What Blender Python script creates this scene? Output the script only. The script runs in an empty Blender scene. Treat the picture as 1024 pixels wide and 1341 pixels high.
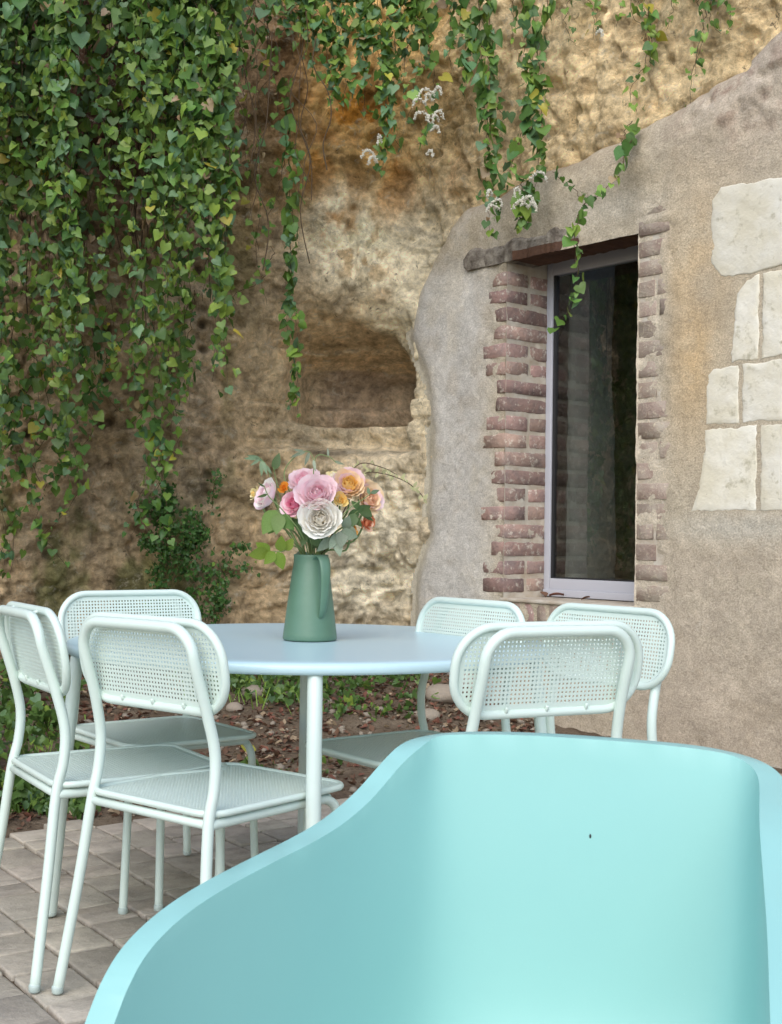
import bpy, bmesh, math, random
import numpy as np
from mathutils import Vector, Matrix, Euler

random.seed(7); RNG = np.random.default_rng(11)
scene = bpy.context.scene
col = scene.collection
R = math.radians

# ------------------------------------------------------------------ camera, light, exposure
CAM_H, PITCH, ROLL, FPX = 1.0281, 0.0201, 0.014, 1637.04
cam_data = bpy.data.cameras.new('camera'); cam = bpy.data.objects.new('camera', cam_data); col.objects.link(cam)
_f = Vector((0, math.cos(PITCH), math.sin(PITCH))); _u0 = Vector((0, -math.sin(PITCH), math.cos(PITCH))); _r0 = Vector((1, 0, 0))
_r = math.cos(ROLL)*_r0 + math.sin(ROLL)*_u0; _u = -math.sin(ROLL)*_r0 + math.cos(ROLL)*_u0
_m = Matrix((_r, _u, -_f)).transposed().to_4x4(); _m.translation = Vector((0, 0, CAM_H)); cam.matrix_world = _m
cam_data.sensor_fit = 'VERTICAL'; cam_data.sensor_height = 24; cam_data.lens = 24*FPX/1341
cam_data.clip_start = 0.05; cam_data.clip_end = 300
cam_data.dof.use_dof = True; cam_data.dof.focus_distance = 3.6; cam_data.dof.aperture_fstop = 20.0
scene.camera = cam

SUN_EL, SUN_AZ = 42, -14          # azimuth of the direction towards the sun, measured from -Y (behind the camera) towards +X
world = bpy.data.worlds.new('World'); scene.world = world; world.use_nodes = True
nt = world.node_tree; nt.nodes.clear()
sky = nt.nodes.new('ShaderNodeTexSky'); sky.sky_type = 'NISHITA'; sky.sun_disc = False
sky.sun_elevation = R(SUN_EL); sky.sun_rotation = R(180-SUN_AZ)
sky.air_density = 1.0; sky.dust_density = 1.2; sky.ozone_density = 1.0
bg = nt.nodes.new('ShaderNodeBackground'); bg.inputs[1].default_value = 0.15
wo = nt.nodes.new('ShaderNodeOutputWorld'); nt.links.new(sky.outputs[0], bg.inputs[0]); nt.links.new(bg.outputs[0], wo.inputs[0])
sd = bpy.data.lights.new('sun', 'SUN'); sd.energy = 1.1; sd.angle = R(60); sd.color = (1.0, 0.94, 0.84)
sun = bpy.data.objects.new('sun', sd); col.objects.link(sun)
_az = R(SUN_AZ); _sdir = Vector((math.sin(_az)*math.cos(R(SUN_EL)), -math.cos(_az)*math.cos(R(SUN_EL)), math.sin(R(SUN_EL))))
sun.rotation_euler = _sdir.to_track_quat('Z', 'Y').to_euler(); sun.location = (0, -3, 8)
vs = scene.view_settings; vs.view_transform = 'Standard'; vs.look = 'None'; vs.gamma = 1; vs.use_curve_mapping = False
vs.exposure = 0.93

# ------------------------------------------------------------------ survey helpers: pixel of the photograph -> point in the place
def ray(x, y):
    a, b = x-512, y-670.5; cr, sr = math.cos(ROLL), math.sin(ROLL)
    px = a*cr+b*sr; py = -a*sr+b*cr
    X = px/FPX; U = -py/FPX; c, s = math.cos(PITCH), math.sin(PITCH)
    return np.array([X, c-U*s, s+U*c])
def at(x, y, Y):
    r = ray(x, y); return Vector(r*(Y/r[1])+np.array([0, 0, CAM_H]))
def ground(x, y, z=0.0):
    r = ray(x, y); return Vector(r*((z-CAM_H)/r[2])+np.array([0, 0, CAM_H]))
W0 = np.array([.37, 7.49, 0.]); WT = np.array([.649, -.760, 0.]); WT /= np.linalg.norm(WT)
WN = np.array([-WT[1]*-1, 0, 0]); WN = np.array([WT[1], -WT[0], 0.])     # outward normal of the plastered wall
def wp(s, z, off=0.0):
    p = W0+WT*s+WN*off; return Vector((p[0], p[1], z))
WALL_M = Matrix((Vector(WT), -Vector(WN), Vector((0, 0, 1)))).transposed().to_4x4(); WALL_M.translation = Vector(W0)  # local x=s, y=into wall, z=up

# ------------------------------------------------------------------ numeric noise
def _hash(ix, iy, iz, seed):
    n = (ix*374761393 + iy*668265263 + iz*1442695041 + seed*982451653) & 0xffffffff
    n = ((n ^ (n >> 13))*1274126177) & 0xffffffff
    n = ((n ^ (n >> 15))*2246822519) & 0xffffffff
    return ((n ^ (n >> 16)) & 0xffffff)/float(0xffffff)
def vnoise(x, y, z, seed=0):
    x, y, z = np.broadcast_arrays(np.asarray(x, float), np.asarray(y, float), np.asarray(z, float))
    ix, iy, iz = [np.floor(v).astype(np.int64) for v in (x, y, z)]
    fx, fy, fz = x-ix, y-iy, z-iz
    fx, fy, fz = [v*v*v*(v*(v*6-15)+10) for v in (fx, fy, fz)]
    r = 0
    for dx in (0, 1):
        for dy in (0, 1):
            for dz in (0, 1):
                w = (fx if dx else 1-fx)*(fy if dy else 1-fy)*(fz if dz else 1-fz)
                r = r + w*_hash(ix+dx, iy+dy, iz+dz, seed)
    return r*2-1
def fbm(x, y, z, oct=5, seed=0, gain=.5):
    r = 0; a = 1; t = 0
    for o in range(oct):
        r = r+a*vnoise(x*2**o+o*7.3, y*2**o-o*3.1, z*2**o+o*5.7, seed+o); t += a; a *= gain
    return r/t
def worley(x, y, z, seed=0):
    x, y, z = np.broadcast_arrays(np.asarray(x, float), np.asarray(y, float), np.asarray(z, float))
    ix, iy, iz = [np.floor(v).astype(np.int64) for v in (x, y, z)]
    f1 = np.full(x.shape, 9.); f2 = np.full(x.shape, 9.); cid = np.zeros(x.shape)
    for dx in (-1, 0, 1):
        for dy in (-1, 0, 1):
            for dz in (-1, 0, 1):
                cx, cy, cz = ix+dx, iy+dy, iz+dz
                px = cx+_hash(cx, cy, cz, seed); py = cy+_hash(cx, cy, cz, seed+1); pz = cz+_hash(cx, cy, cz, seed+2)
                d = np.sqrt((px-x)**2+(py-y)**2+(pz-z)**2)
                closer = d < f1
                f2 = np.where(closer, f1, np.minimum(f2, d)); cid = np.where(closer, _hash(cx, cy, cz, seed+3), cid)
                f1 = np.where(closer, d, f1)
    return f1, f2, cid
def sstep(a, b, x):
    t = np.clip((np.asarray(x, float)-a)/(b-a), 0, 1); return t*t*(3-2*t)
def poly_sd(x, y, P):          # signed distance to polygon, positive inside
    P = np.array(P, float); n = len(P); d = np.full(x.shape, 1e9); ins = np.zeros(x.shape, bool)
    for i in range(n):
        a = P[i]; b = P[(i+1) % n]; e = b-a; wx = x-a[0]; wy = y-a[1]
        t = np.clip((wx*e[0]+wy*e[1])/(e@e+1e-12), 0, 1)
        d = np.minimum(d, np.hypot(wx-e[0]*t, wy-e[1]*t))
        c = ((a[1] > y) != (b[1] > y)) & (x < (b[0]-a[0])*(y-a[1])/(b[1]-a[1]+1e-12)+a[0])
        ins ^= c
    return np.where(ins, d, -d)

# ------------------------------------------------------------------ object helpers
def tag(o, label=None, cat=None, group=None, kind=None):
    if label: o['label'] = label
    if cat: o['category'] = cat
    if group: o['group'] = group
    if kind: o['kind'] = kind
    return o
def link(name, data, parent=None):
    o = bpy.data.objects.new(name, data); col.objects.link(o)
    if parent is not None: o.parent = parent
    return o
def thing(name, label, cat, loc=(0, 0, 0), rz=0, group=None):
    o = link(name, None); o.location = loc; o.rotation_euler = (0, 0, rz); o.empty_display_size = .05
    return tag(o, label, cat, group)
def mesh_from(name, v, f, mats=None, smooth=True, mi=None):
    me = bpy.data.meshes.new(name); me.from_pydata([tuple(map(float, p)) for p in v], [], [tuple(int(i) for i in q) for q in f])
    if mats:
        for m in (mats if isinstance(mats, (list, tuple)) else [mats]): me.materials.append(m)
    if mi is not None: me.polygons.foreach_set('material_index', np.asarray(mi, np.int32))
    if smooth: me.polygons.foreach_set('use_smooth', np.ones(len(me.polygons), bool))
    me.update(); return me
def mesh_np(name, V, F, mats, mi=None, smooth=True):
    V = np.asarray(V, np.float32); F = np.asarray(F, np.int32); k = F.shape[1]
    me = bpy.data.meshes.new(name); me.vertices.add(len(V)); me.vertices.foreach_set('co', V.ravel())
    me.loops.add(F.size); me.loops.foreach_set('vertex_index', F.ravel())
    me.polygons.add(len(F)); me.polygons.foreach_set('loop_start', np.arange(0, F.size, k, dtype=np.int32))
    for m in (mats if isinstance(mats, (list, tuple)) else [mats]): me.materials.append(m)
    if mi is not None: me.polygons.foreach_set('material_index', np.asarray(mi, np.int32))
    if smooth: me.polygons.foreach_set('use_smooth', np.ones(len(F), bool))
    me.update(calc_edges=True); me.validate(); return me
def add_col(me, C):
    a = me.color_attributes.new('stone', 'FLOAT_COLOR', 'POINT')
    a.data.foreach_set('color', np.column_stack([C, np.ones(len(C))]).astype(np.float32).ravel())
class MB:
    def __init__(s): s.v = []; s.f = []
    def add(s, v, f):
        k = len(s.v); s.v += [Vector(p) for p in v]; s.f += [tuple(i+k for i in q) for q in f]; return s
    def tube(s, pts, r, seg=12, closed=False, caps=True, flat=None):
        pts = [Vector(p) for p in pts]; n = len(pts); rad = r if isinstance(r, (list, tuple)) else [r]*n
        T = []
        for i in range(n):
            a = pts[(i-1) % n] if (closed or i > 0) else pts[i]; b = pts[(i+1) % n] if (closed or i < n-1) else pts[i]
            T.append((b-a).normalized())
        up = Vector((0, 0, 1)) if abs(T[0].z) < .9 else Vector((0, 1, 0))
        N = (up-T[0]*up.dot(T[0])).normalized(); V = []; frames = []
        for i in range(n):
            if i: N = (N-T[i]*N.dot(T[i])); N = N.normalized() if N.length > 1e-6 else T[i].orthogonal().normalized()
            frames.append((N.copy(), T[i].cross(N)))
        for i in range(n):
            N, B = frames[i]; fx = flat if flat else 1
            for k in range(seg):
                a = 2*math.pi*k/seg; V.append(pts[i]+N*(math.cos(a)*rad[i])+B*(math.sin(a)*rad[i]*fx))
        F = []
        for i in range(n if closed else n-1):
            j = (i+1) % n
            for k in range(seg): l = (k+1) % seg; F.append((i*seg+k, i*seg+l, j*seg+l, j*seg+k))
        if not closed and caps:
            for e, i, sgn in ((0, 0, -1), (1, n-1, 1)):     # domed caps
                base = i*seg; k0 = len(V)
                N, B = frames[i]
                for q in range(seg):
                    a = 2*math.pi*q/seg; V.append(pts[i]+T[i]*sgn*rad[i]*.35+(N*math.cos(a)+B*math.sin(a)*(flat or 1))*rad[i]*.75)
                c = len(V); V.append(pts[i]+T[i]*sgn*rad[i]*.5)
                for q in range(seg):
                    l = (q+1) % seg
                    if sgn > 0: F += [(base+q, base+l, k0+l, k0+q), (k0+q, k0+l, c)]
                    else: F += [(base+l, base+q, k0+q, k0+l), (k0+l, k0+q, c)]
        return s.add(V, F)
    def lathe(s, prof, seg=48, c=(0, 0, 0)):
        V = []; F = []; n = len(prof)
        for r, z in prof:
            for k in range(seg):
                a = 2*math.pi*k/seg; V.append((c[0]+r*math.cos(a), c[1]+r*math.sin(a), c[2]+z))
        for i in range(n-1):
            for k in range(seg): l = (k+1) % seg; F.append((i*seg+k, i*seg+l, (i+1)*seg+l, (i+1)*seg+k))
        return s.add(V, F)
    def box(s, a, b):
        (x0, y0, z0), (x1, y1, z1) = a, b
        return s.add([(x0, y0, z0), (x1, y0, z0), (x1, y1, z0), (x0, y1, z0), (x0, y0, z1), (x1, y0, z1), (x1, y1, z1), (x0, y1, z1)],
                     [(0, 3, 2, 1), (4, 5, 6, 7), (0, 1, 5, 4), (1, 2, 6, 5), (2, 3, 7, 6), (3, 0, 4, 7)])
    def build(s, name, mat, parent=None, smooth=True):
        return link(name, mesh_from(name, s.v, s.f, mat, smooth), parent)
def bevel_mesh(me, w, seg=2):
    bm = bmesh.new(); bm.from_mesh(me)
    bmesh.ops.bevel(bm, geom=list(bm.edges), offset=w, segments=seg, affect='EDGES', profile=.6, clamp_overlap=True)
    bm.to_mesh(me); bm.free(); me.polygons.foreach_set('use_smooth', np.ones(len(me.polygons), bool)); me.update()
def catmull(P, sub=6):
    P = [Vector(p) for p in P]; out = []
    for i in range(len(P)-1):
        p0 = P[max(i-1, 0)]; p1 = P[i]; p2 = P[i+1]; p3 = P[min(i+2, len(P)-1)]
        for k in range(sub):
            t = k/sub; out.append(.5*((2*p1)+(p2-p0)*t+(2*p0-5*p1+4*p2-p3)*t*t+(3*p1-p0-3*p2+p3)*t**3))
    out.append(P[-1]); return out

# ------------------------------------------------------------------ materials
def nodes(m): return m.node_tree.nodes, m.node_tree.links
def mat(name, color, rough=.6, var=None, vscale=8, bump=0, bscale=60, attr=None, spec=.5, random_val=0, coat=0, metallic=0, translucent=0, bdist=.01, fine=None):
    """procedural material: base colour (or stone attribute) x noise variation, per-object random value, noise bump"""
    m = bpy.data.materials.new(name); m.use_nodes = True; N, L = nodes(m); N.clear()
    out = N.new('ShaderNodeOutputMaterial'); b = N.new('ShaderNodeBsdfPrincipled'); L.new(b.outputs[0], out.inputs[0])
    b.inputs['Roughness'].default_value = rough; b.inputs['Specular IOR Level'].default_value = spec; b.inputs['Metallic'].default_value = metallic
    if coat: b.inputs['Coat Weight'].default_value = coat; b.inputs['Coat Roughness'].default_value = .15
    tc = N.new('ShaderNodeTexCoord'); vec = tc.outputs['Object']
    if random_val:
        oi = N.new('ShaderNodeObjectInfo'); ad = N.new('ShaderNodeVectorMath'); ad.operation = 'MULTIPLY_ADD'
        cb = N.new('ShaderNodeCombineXYZ')
        for i in range(3): L.new(oi.outputs['Random'], cb.inputs[i])
        L.new(cb.outputs[0], ad.inputs[0]); ad.inputs[1].default_value = (37, 53, 71); L.new(vec, ad.inputs[2]); vec = ad.outputs[0]
    if attr:
        a = N.new('ShaderNodeAttribute'); a.attribute_name = attr; c = a.outputs['Color']
    else:
        rgb = N.new('ShaderNodeRGB'); rgb.outputs[0].default_value = (*color, 1); c = rgb.outputs[0]
    def noise(scale, detail=5, rough_=.6):
        n = N.new('ShaderNodeTexNoise'); n.inputs['Scale'].default_value = scale; n.inputs['Detail'].default_value = detail
        n.inputs['Roughness'].default_value = rough_; L.new(vec, n.inputs['Vector']); return n.outputs[0]
    def mixc(a_, b_, fac, mode='MIX'):
        x = N.new('ShaderNodeMix'); x.data_type = 'RGBA'; x.blend_type = mode
        if isinstance(fac, (int, float)): x.inputs[0].default_value = fac
        else: L.new(fac, x.inputs[0])
        for s_, v_ in ((6, a_), (7, b_)):
            if isinstance(v_, tuple): x.inputs[s_].default_value = (*v_, 1)
            else: L.new(v_, x.inputs[s_])
        return x.outputs[2]
    def ramp(src, lo, hi):
        r_ = N.new('ShaderNodeMapRange'); r_.inputs[1].default_value = lo; r_.inputs[2].default_value = hi; r_.clamp = True; L.new(src, r_.inputs[0]); return r_.outputs[0]
    if var: c = mixc(c, var, ramp(noise(vscale), .38, .68))
    if fine:                                     # fine speckle (colour, scale, threshold)
        c = mixc(c, fine[0], ramp(noise(fine[1], 3, .7), fine[2], fine[2]+.14))
    if random_val:
        hsv = N.new('ShaderNodeHueSaturation'); mr = N.new('ShaderNodeMapRange'); L.new(oi.outputs['Random'], mr.inputs[0])
        mr.inputs[3].default_value = 1-random_val; mr.inputs[4].default_value = 1+random_val
        L.new(mr.outputs[0], hsv.inputs['Value']); L.new(c, hsv.inputs['Color'])
        m2 = N.new('ShaderNodeMath'); m2.operation = 'MULTIPLY'; m2.inputs[1].default_value = 7.13; L.new(oi.outputs['Random'], m2.inputs[0])
        m3 = N.new('ShaderNodeMath'); m3.operation = 'FRACT'; L.new(m2.outputs[0], m3.inputs[0])
        mr2 = N.new('ShaderNodeMapRange'); L.new(m3.outputs[0], mr2.inputs[0]); mr2.inputs[3].default_value = .5-random_val*.06; mr2.inputs[4].default_value = .5+random_val*.06
        L.new(mr2.outputs[0], hsv.inputs['Hue']); c = hsv.outputs[0]
    L.new(c, b.inputs['Base Color'])
    if bump:
        bp = N.new('ShaderNodeBump'); bp.inputs['Strength'].default_value = bump; bp.inputs['Distance'].default_value = bdist
        L.new(noise(bscale, 8, .65), bp.inputs['Height']); L.new(bp.outputs[0], b.inputs['Normal'])
    if translucent:
        tr = N.new('ShaderNodeBsdfTranslucent'); L.new(c, tr.inputs[0]); mx = N.new('ShaderNodeMixShader'); mx.inputs[0].default_value = translucent
        L.new(b.outputs[0], mx.inputs[1]); L.new(tr.outputs[0], mx.inputs[2]); L.new(mx.outputs[0], out.inputs[0])
    return m

M = {}
M['soil'] = mat('soil', (.135, .10, .07), .95, var=(.22, .175, .125), vscale=5, bump=1, bscale=30, bdist=.03, fine=((.05, .033, .02), 60, .55), spec=.1)
M['paver'] = mat('clay_paver', (.44, .395, .325), .9, var=(.30, .27, .225), vscale=11, bump=.8, bscale=45, bdist=.008, random_val=.18, fine=((.46, .41, .35), 90, .57), spec=.2)
M['brick'] = mat('old_brick', (.37, .25, .21), .92, var=(.24, .185, .17), vscale=11, bump=1, bscale=40, bdist=.012, random_val=.22, fine=((.60, .54, .46), 26, .55), spec=.12)
M['faded_brick'] = mat('faded_brick', (.30, .225, .185), .93, var=(.42, .365, .30), vscale=9, bump=.8, bscale=60, bdist=.01, random_val=.12, fine=((.52, .45, .34), 60, .56), spec=.15)
M['mortar'] = mat('lime_mortar', (.53, .49, .42), .95, var=(.40, .33, .25), vscale=9, bump=.6, bscale=90, bdist=.008, spec=.1)
M['block'] = mat('white_limestone', (.62, .58, .46), .9, var=(.70, .68, .60), vscale=5, bump=.5, bscale=22, bdist=.012, random_val=.05, fine=((.44, .41, .31), 16, .58), spec=.15)
M['lintel'] = mat('weathered_wood', (.14, .12, .10), .9, var=(.36, .33, .28), vscale=14, bump=1, bscale=45, bdist=.015, fine=((.03, .025, .02), 40, .6), spec=.1)
M['soffit'] = mat('brown_wood', (.13, .07, .045), .85, var=(.07, .04, .03), vscale=10, bump=.6, bscale=60, spec=.2)
M['alu'] = mat('grey_painted_aluminium', (.46, .47, .52), .35, spec=.5)
M['gasket'] = mat('black_gasket', (.02, .02, .022), .5)
M['mint'] = mat('mint_powder_coat', (.60, .705, .645), .40, bump=.12, bscale=500, bdist=.001, spec=.5)
M['table'] = mat('mint_table_sky_tint', (.475, .65, .70), .28, bump=.15, bscale=400, bdist=.001, spec=.5)  # blue of the reflected sky mixed into the top's base colour
M['table_leg'] = mat('mint_table_leg', (.60, .705, .66), .4, bump=.12, bscale=500, bdist=.001)
M['teal'] = mat('aqua_plastic', (.280, .535, .505), .40, var=(.292, .55, .515), vscale=3, bump=.10, bscale=650, bdist=.0010, fine=((.36, .60, .57), 420, .66), spec=.5)
M['vase'] = mat('sage_enamel', (.085, .17, .11), .42, bump=.05, bscale=200, spec=.5, var=(.10, .19, .13), vscale=10)
M['foot'] = mat('grey_plastic_foot', (.42, .50, .47), .5)
M['stem'] = mat('vine_stem', (.11, .075, .045), .8, var=(.07, .05, .03), spec=.2)
M['green_stem'] = mat('green_stem', (.16, .22, .08), .6, spec=.3)
def leafmat(name, c, v, tr=.3, rough=.45): return mat(name, c, rough, var=v, vscale=25, random_val=.22, translucent=tr, spec=.4)
LEAF = [leafmat('leaf_mid_green', (.145, .265, .05), (.10, .195, .04)), leafmat('leaf_dark_green', (.085, .18, .04), (.06, .13, .035)),
        leafmat('leaf_bluish_green', (.14, .26, .125), (.10, .20, .085)), leafmat('leaf_fresh_green', (.23, .35, .06), (.17, .28, .05)),
        leafmat('leaf_yellow', (.50, .42, .06), (.30, .34, .06)), leafmat('leaf_dry', (.27, .18, .09), (.34, .26, .15), .15)]
M['litter1'] = leafmat('litter_brown', (.15, .075, .045), (.09, .05, .035), .05, .8)
M['litter2'] = leafmat('litter_red', (.20, .075, .05), (.13, .05, .04), .05, .8)
M['litter3'] = leafmat('litter_pale', (.36, .27, .18), (.24, .17, .11), .05, .8)
M['pebble'] = mat('pebble', (.27, .23, .18), .9, random_val=.1, bump=.5)
M['white_fl'] = mat('white_blossom', (.80, .78, .68), .7, translucent=.2)

def stonemat(name, rock):
    m = bpy.data.materials.new(name); m.use_nodes = True; N, L = nodes(m); N.clear()
    out = N.new('ShaderNodeOutputMaterial'); b = N.new('ShaderNodeBsdfPrincipled'); L.new(b.outputs[0], out.inputs[0])
    b.inputs['Roughness'].default_value = .95; b.inputs['Specular IOR Level'].default_value = .12
    vec = N.new('ShaderNodeTexCoord').outputs['Object']; a = N.new('ShaderNodeAttribute'); a.attribute_name = 'stone'
    def noise(scale, detail=8, rough_=.65, dist=0.0, v=None):
        n = N.new('ShaderNodeTexNoise'); n.inputs['Scale'].default_value = scale; n.inputs['Detail'].default_value = detail
        n.inputs['Roughness'].default_value = rough_; n.inputs['Distortion'].default_value = dist; L.new(v or vec, n.inputs['Vector']); return n.outputs[0]
    def ramp(src, lo, hi, o0=0.0, o1=1.0):
        r_ = N.new('ShaderNodeMapRange'); r_.inputs[1].default_value = lo; r_.inputs[2].default_value = hi; r_.inputs[3].default_value = o0; r_.inputs[4].default_value = o1; r_.clamp = True; L.new(src, r_.inputs[0]); return r_.outputs[0]
    def math_(op, x, y):
        n = N.new('ShaderNodeMath'); n.operation = op
        for i, v in enumerate((x, y)):
            if isinstance(v, (int, float)): n.inputs[i].default_value = v
            else: L.new(v, n.inputs[i])
        return n.outputs[0]
    def mixc(a_, b_, fac):
        x = N.new('ShaderNodeMix'); x.data_type = 'RGBA'; L.new(fac, x.inputs[0]); L.new(a_, x.inputs[6])
        if isinstance(b_, tuple): x.inputs[7].default_value = (*b_, 1)
        else: L.new(b_, x.inputs[7])
        return x.outputs[2]
    def scale_(c, f):
        x = N.new('ShaderNodeVectorMath'); x.operation = 'SCALE'; L.new(c, x.inputs[0])
        if isinstance(f, (int, float)): x.inputs['Scale'].default_value = f
        else: L.new(f, x.inputs['Scale'])
        return x.outputs[0]
    c = a.outputs['Color']
    if rock:
        n1 = noise(5, 12, .72, .3); n2 = noise(17, 10, .75, .2); n3 = noise(60, 6, .7)
        c = scale_(c, math_('MULTIPLY', ramp(n1, .36, .64, .62, 1.42), ramp(n2, .34, .66, .60, 1.42)))
        c = mixc(c, (.58, .52, .40), ramp(noise(11, 10, .75, .5), .56, .64, 0, .6))          # pale lime crusts
        c = mixc(c, (.045, .035, .022), ramp(noise(14, 12, .8, .8), .585, .66, 0, .85))        # dark blotches from noise
        c = mixc(c, (.05, .04, .025), ramp(n3, .64, .72, 0, .6))
        h = math_('ADD', math_('MULTIPLY', n1, 1.0), math_('ADD', math_('MULTIPLY', n2, .55), math_('MULTIPLY', n3, .16)))
        dist = .075; st = .85
    else:
        n1 = noise(3.5, 10, .7, .4); n2 = noise(26, 8, .7); n3 = noise(110, 4, .75)
        c = scale_(c, math_('MULTIPLY', ramp(n1, .3, .7, .84, 1.14), math_('MULTIPLY', ramp(n2, .3, .7, .84, 1.14), ramp(n3, .32, .68, .72, 1.28))))
        c = mixc(c, (.60, .57, .50), ramp(noise(9, 12, .78, .6), .58, .72, 0, .45))
        c = mixc(c, (.20, .15, .10), ramp(noise(21, 12, .8, .5), .63, .73, 0, .45))
        h = math_('ADD', math_('MULTIPLY', n2, .6), math_('MULTIPLY', n3, .45))
        dist = .014; st = .8
    L.new(c, b.inputs['Base Color']); bp = N.new('ShaderNodeBump'); bp.inputs['Strength'].default_value = st; bp.inputs['Distance'].default_value = dist
    L.new(h, bp.inputs['Height']); L.new(bp.outputs[0], b.inputs['Normal']); return m
M['rock'] = stonemat('weathered_rock', True); M['plaster'] = stonemat('lime_plaster', False)

# glass: clear pane, Fresnel reflection over see-through
g = bpy.data.materials.new('window_glass'); g.use_nodes = True; N, L = nodes(g); N.clear()
o_ = N.new('ShaderNodeOutputMaterial'); fr = N.new('ShaderNodeFresnel'); fr.inputs[0].default_value = 1.5
mul = N.new('ShaderNodeMath'); mul.operation = 'MULTIPLY'; mul.inputs[1].default_value = 2.4; mul.use_clamp = True; L.new(fr.outputs[0], mul.inputs[0])
gl = N.new('ShaderNodeBsdfGlossy'); gl.inputs['Roughness'].default_value = 0.0; gl.inputs[0].default_value = (1, 1, 1, 1)
tp = N.new('ShaderNodeBsdfTransparent'); tp.inputs[0].default_value = (.8, .83, .82, 1)
ge = N.new('ShaderNodeNewGeometry'); fb = N.new('ShaderNodeMath'); fb.operation = 'SUBTRACT'; fb.use_clamp = True     # only the outer face of the pane mirrors
L.new(mul.outputs[0], fb.inputs[0]); L.new(ge.outputs['Backfacing'], fb.inputs[1])
mx = N.new('ShaderNodeMixShader'); L.new(fb.outputs[0], mx.inputs[0]); L.new(tp.outputs[0], mx.inputs[1]); L.new(gl.outputs[0], mx.inputs[2]); L.new(mx.outputs[0], o_.inputs[0])
M['glass'] = g

# ------------------------------------------------------------------ GROUND (one sheet, banked up against the rock)
def paved_edge(x): return 5.18+.62*(x+.02)          # y of the terrace's far edge
CL = [(-4.6, 2.2), (-4.3, 4.2), (-3.7, 5.9), (-2.9, 6.95), (-2.0, 7.5), (-1.0, 7.8), (-.2, 7.95), (.12, 7.92)]  # first points lie out of view, added so the window pane reflects dark rock
for s_ in (.15, 4.5, 7.5): p = W0+WT*s_-WN*.12; CL.append((p[0], p[1]))
CL = np.array(CL)
def ground_h(x, y):
    edge = np.minimum(paved_edge(x), 7.6-.0*x)
    d = (y-edge)
    cl = 7.75-.06*(x+1)**2
    bank = .26*sstep(0, 1, (y-edge-.1)/np.maximum(cl-edge, .6))*(1-sstep(-.1, .8, x-.2))
    nz = .02*fbm(x*3, y*3, 0*x, 4, 5)+.010*fbm(x*14, y*14, 0*x, 3, 9)
    dirt = sstep(-.02, .06, d)
    left = (1-sstep(-.05, .0, x+1.33))
    return -.016+dirt*(.012+bank+np.abs(nz)*1.3)
gx = np.concatenate([[-120, -60, -30, -15, -8, -6], np.arange(-4.6, 3.4, .04), [4.5, 6, 8, 15, 30, 60, 120]])
gy = np.concatenate([[-120, -60, -30, -12, -6, -3, -1, 0, 1, 2, 3], np.arange(3.6, 8.4, .04), [9, 11, 15, 30, 60, 120]])
GX, GY = np.meshgrid(gx, gy); GZ = ground_h(GX, GY)
def grid_faces(nr, nc):
    i = np.arange(nr-1)[:, None]*nc+np.arange(nc-1)[None]; return np.stack([i, i+1, i+nc+1, i+nc], -1).reshape(-1, 4)
go = link('ground', mesh_np('ground', np.stack([GX, GY, GZ], -1).reshape(-1, 3), grid_faces(len(gy), len(gx)), M['soil'])); tag(go, kind='structure')
def gh(x, y): return float(ground_h(np.array([x*1.0]), np.array([y*1.0]))[0])

# ------------------------------------------------------------------ TERRACE of clay pavers
terrace = link('paved_terrace', None); tag(terrace, kind='structure')
def paver_mesh(i):
    b = MB(); b.box((-.5, -.5, -1), (.5, .5, 0)); me = mesh_from('paver', b.v, b.f, M['paver'])
    return me
TA = R(-54.5); TD = Vector((math.cos(TA), math.sin(TA), 0)); TNn = Vector((-math.sin(TA), math.cos(TA), 0))   # along a course / across
pitch_ = .1485; cands = []
rows = range(-40, 40)
off0 = -(-1.285)                     # a surveyed joint lies here (n . p = -1.285, n = (sinA, -cosA))
for k in rows:
    c = (off0 % pitch_)+k*pitch_
    u = -6+random.random()*.2
    while u < 6:
        ln = random.choice([.12, .15, .15, .18, .22]); p = TD*(u+ln/2)+TNn*(c+pitch_/2); u += ln
        if p.y < 0.6 or p.x < -3.4 or p.x > 4.2: continue
        if p.y > paved_edge(p.x)-.09: continue
        if (Vector((p.x, p.y, 0))-Vector(W0)).dot(Vector(WN)) < .12: continue
        cands.append((p, ln))
def pv_score(c):
    p = c[0]; px = p.x/p.y*FPX+512; py = 703+CAM_H/p.y*FPX
    vis = -60 < px < 560 and py < 1420
    return (0 if vis else 10)+p.y
cands.sort(key=pv_score)
PM = []
for v_ in range(6):
    b = MB(); b.box((-.1, -pitch_/2+.0048, -.05), (.1, pitch_/2-.0048, 0)); me = mesh_from('paver', b.v, b.f, M['paver'])
    for vv in me.vertices: vv.co.x += random.uniform(-.003, .003); vv.co.y += random.uniform(-.0025, .0025); vv.co.z += random.uniform(-.001, .001)
    bevel_mesh(me, .006, 2); PM.append(me)
rest_v = []; rest_f = []
for i, (p, ln) in enumerate(cands):
    rot = Euler((random.uniform(-.008, .008), random.uniform(-.008, .008), TA+random.uniform(-.012, .012)))
    z = random.uniform(-.005, .002); sx = (ln-.007)/.2; me = random.choice(PM)
    if i < 300:
        o = link('paver', me, terrace); o.location = (p.x, p.y, z); o.rotation_euler = rot; o.scale = (sx, 1, 1)
    else:
        m_ = Matrix.Translation((p.x, p.y, z)) @ rot.to_matrix().to_4x4() @ Matrix.Diagonal((sx, 1, 1, 1)); k = len(rest_v)
        rest_v += [m_ @ v.co for v in me.vertices]; rest_f += [tuple(j+k for j in q.vertices) for q in me.polygons]
tag(link('paver_field', mesh_from('paver_field', rest_v, rest_f, M['paver']), terrace), kind='stuff')

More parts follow.
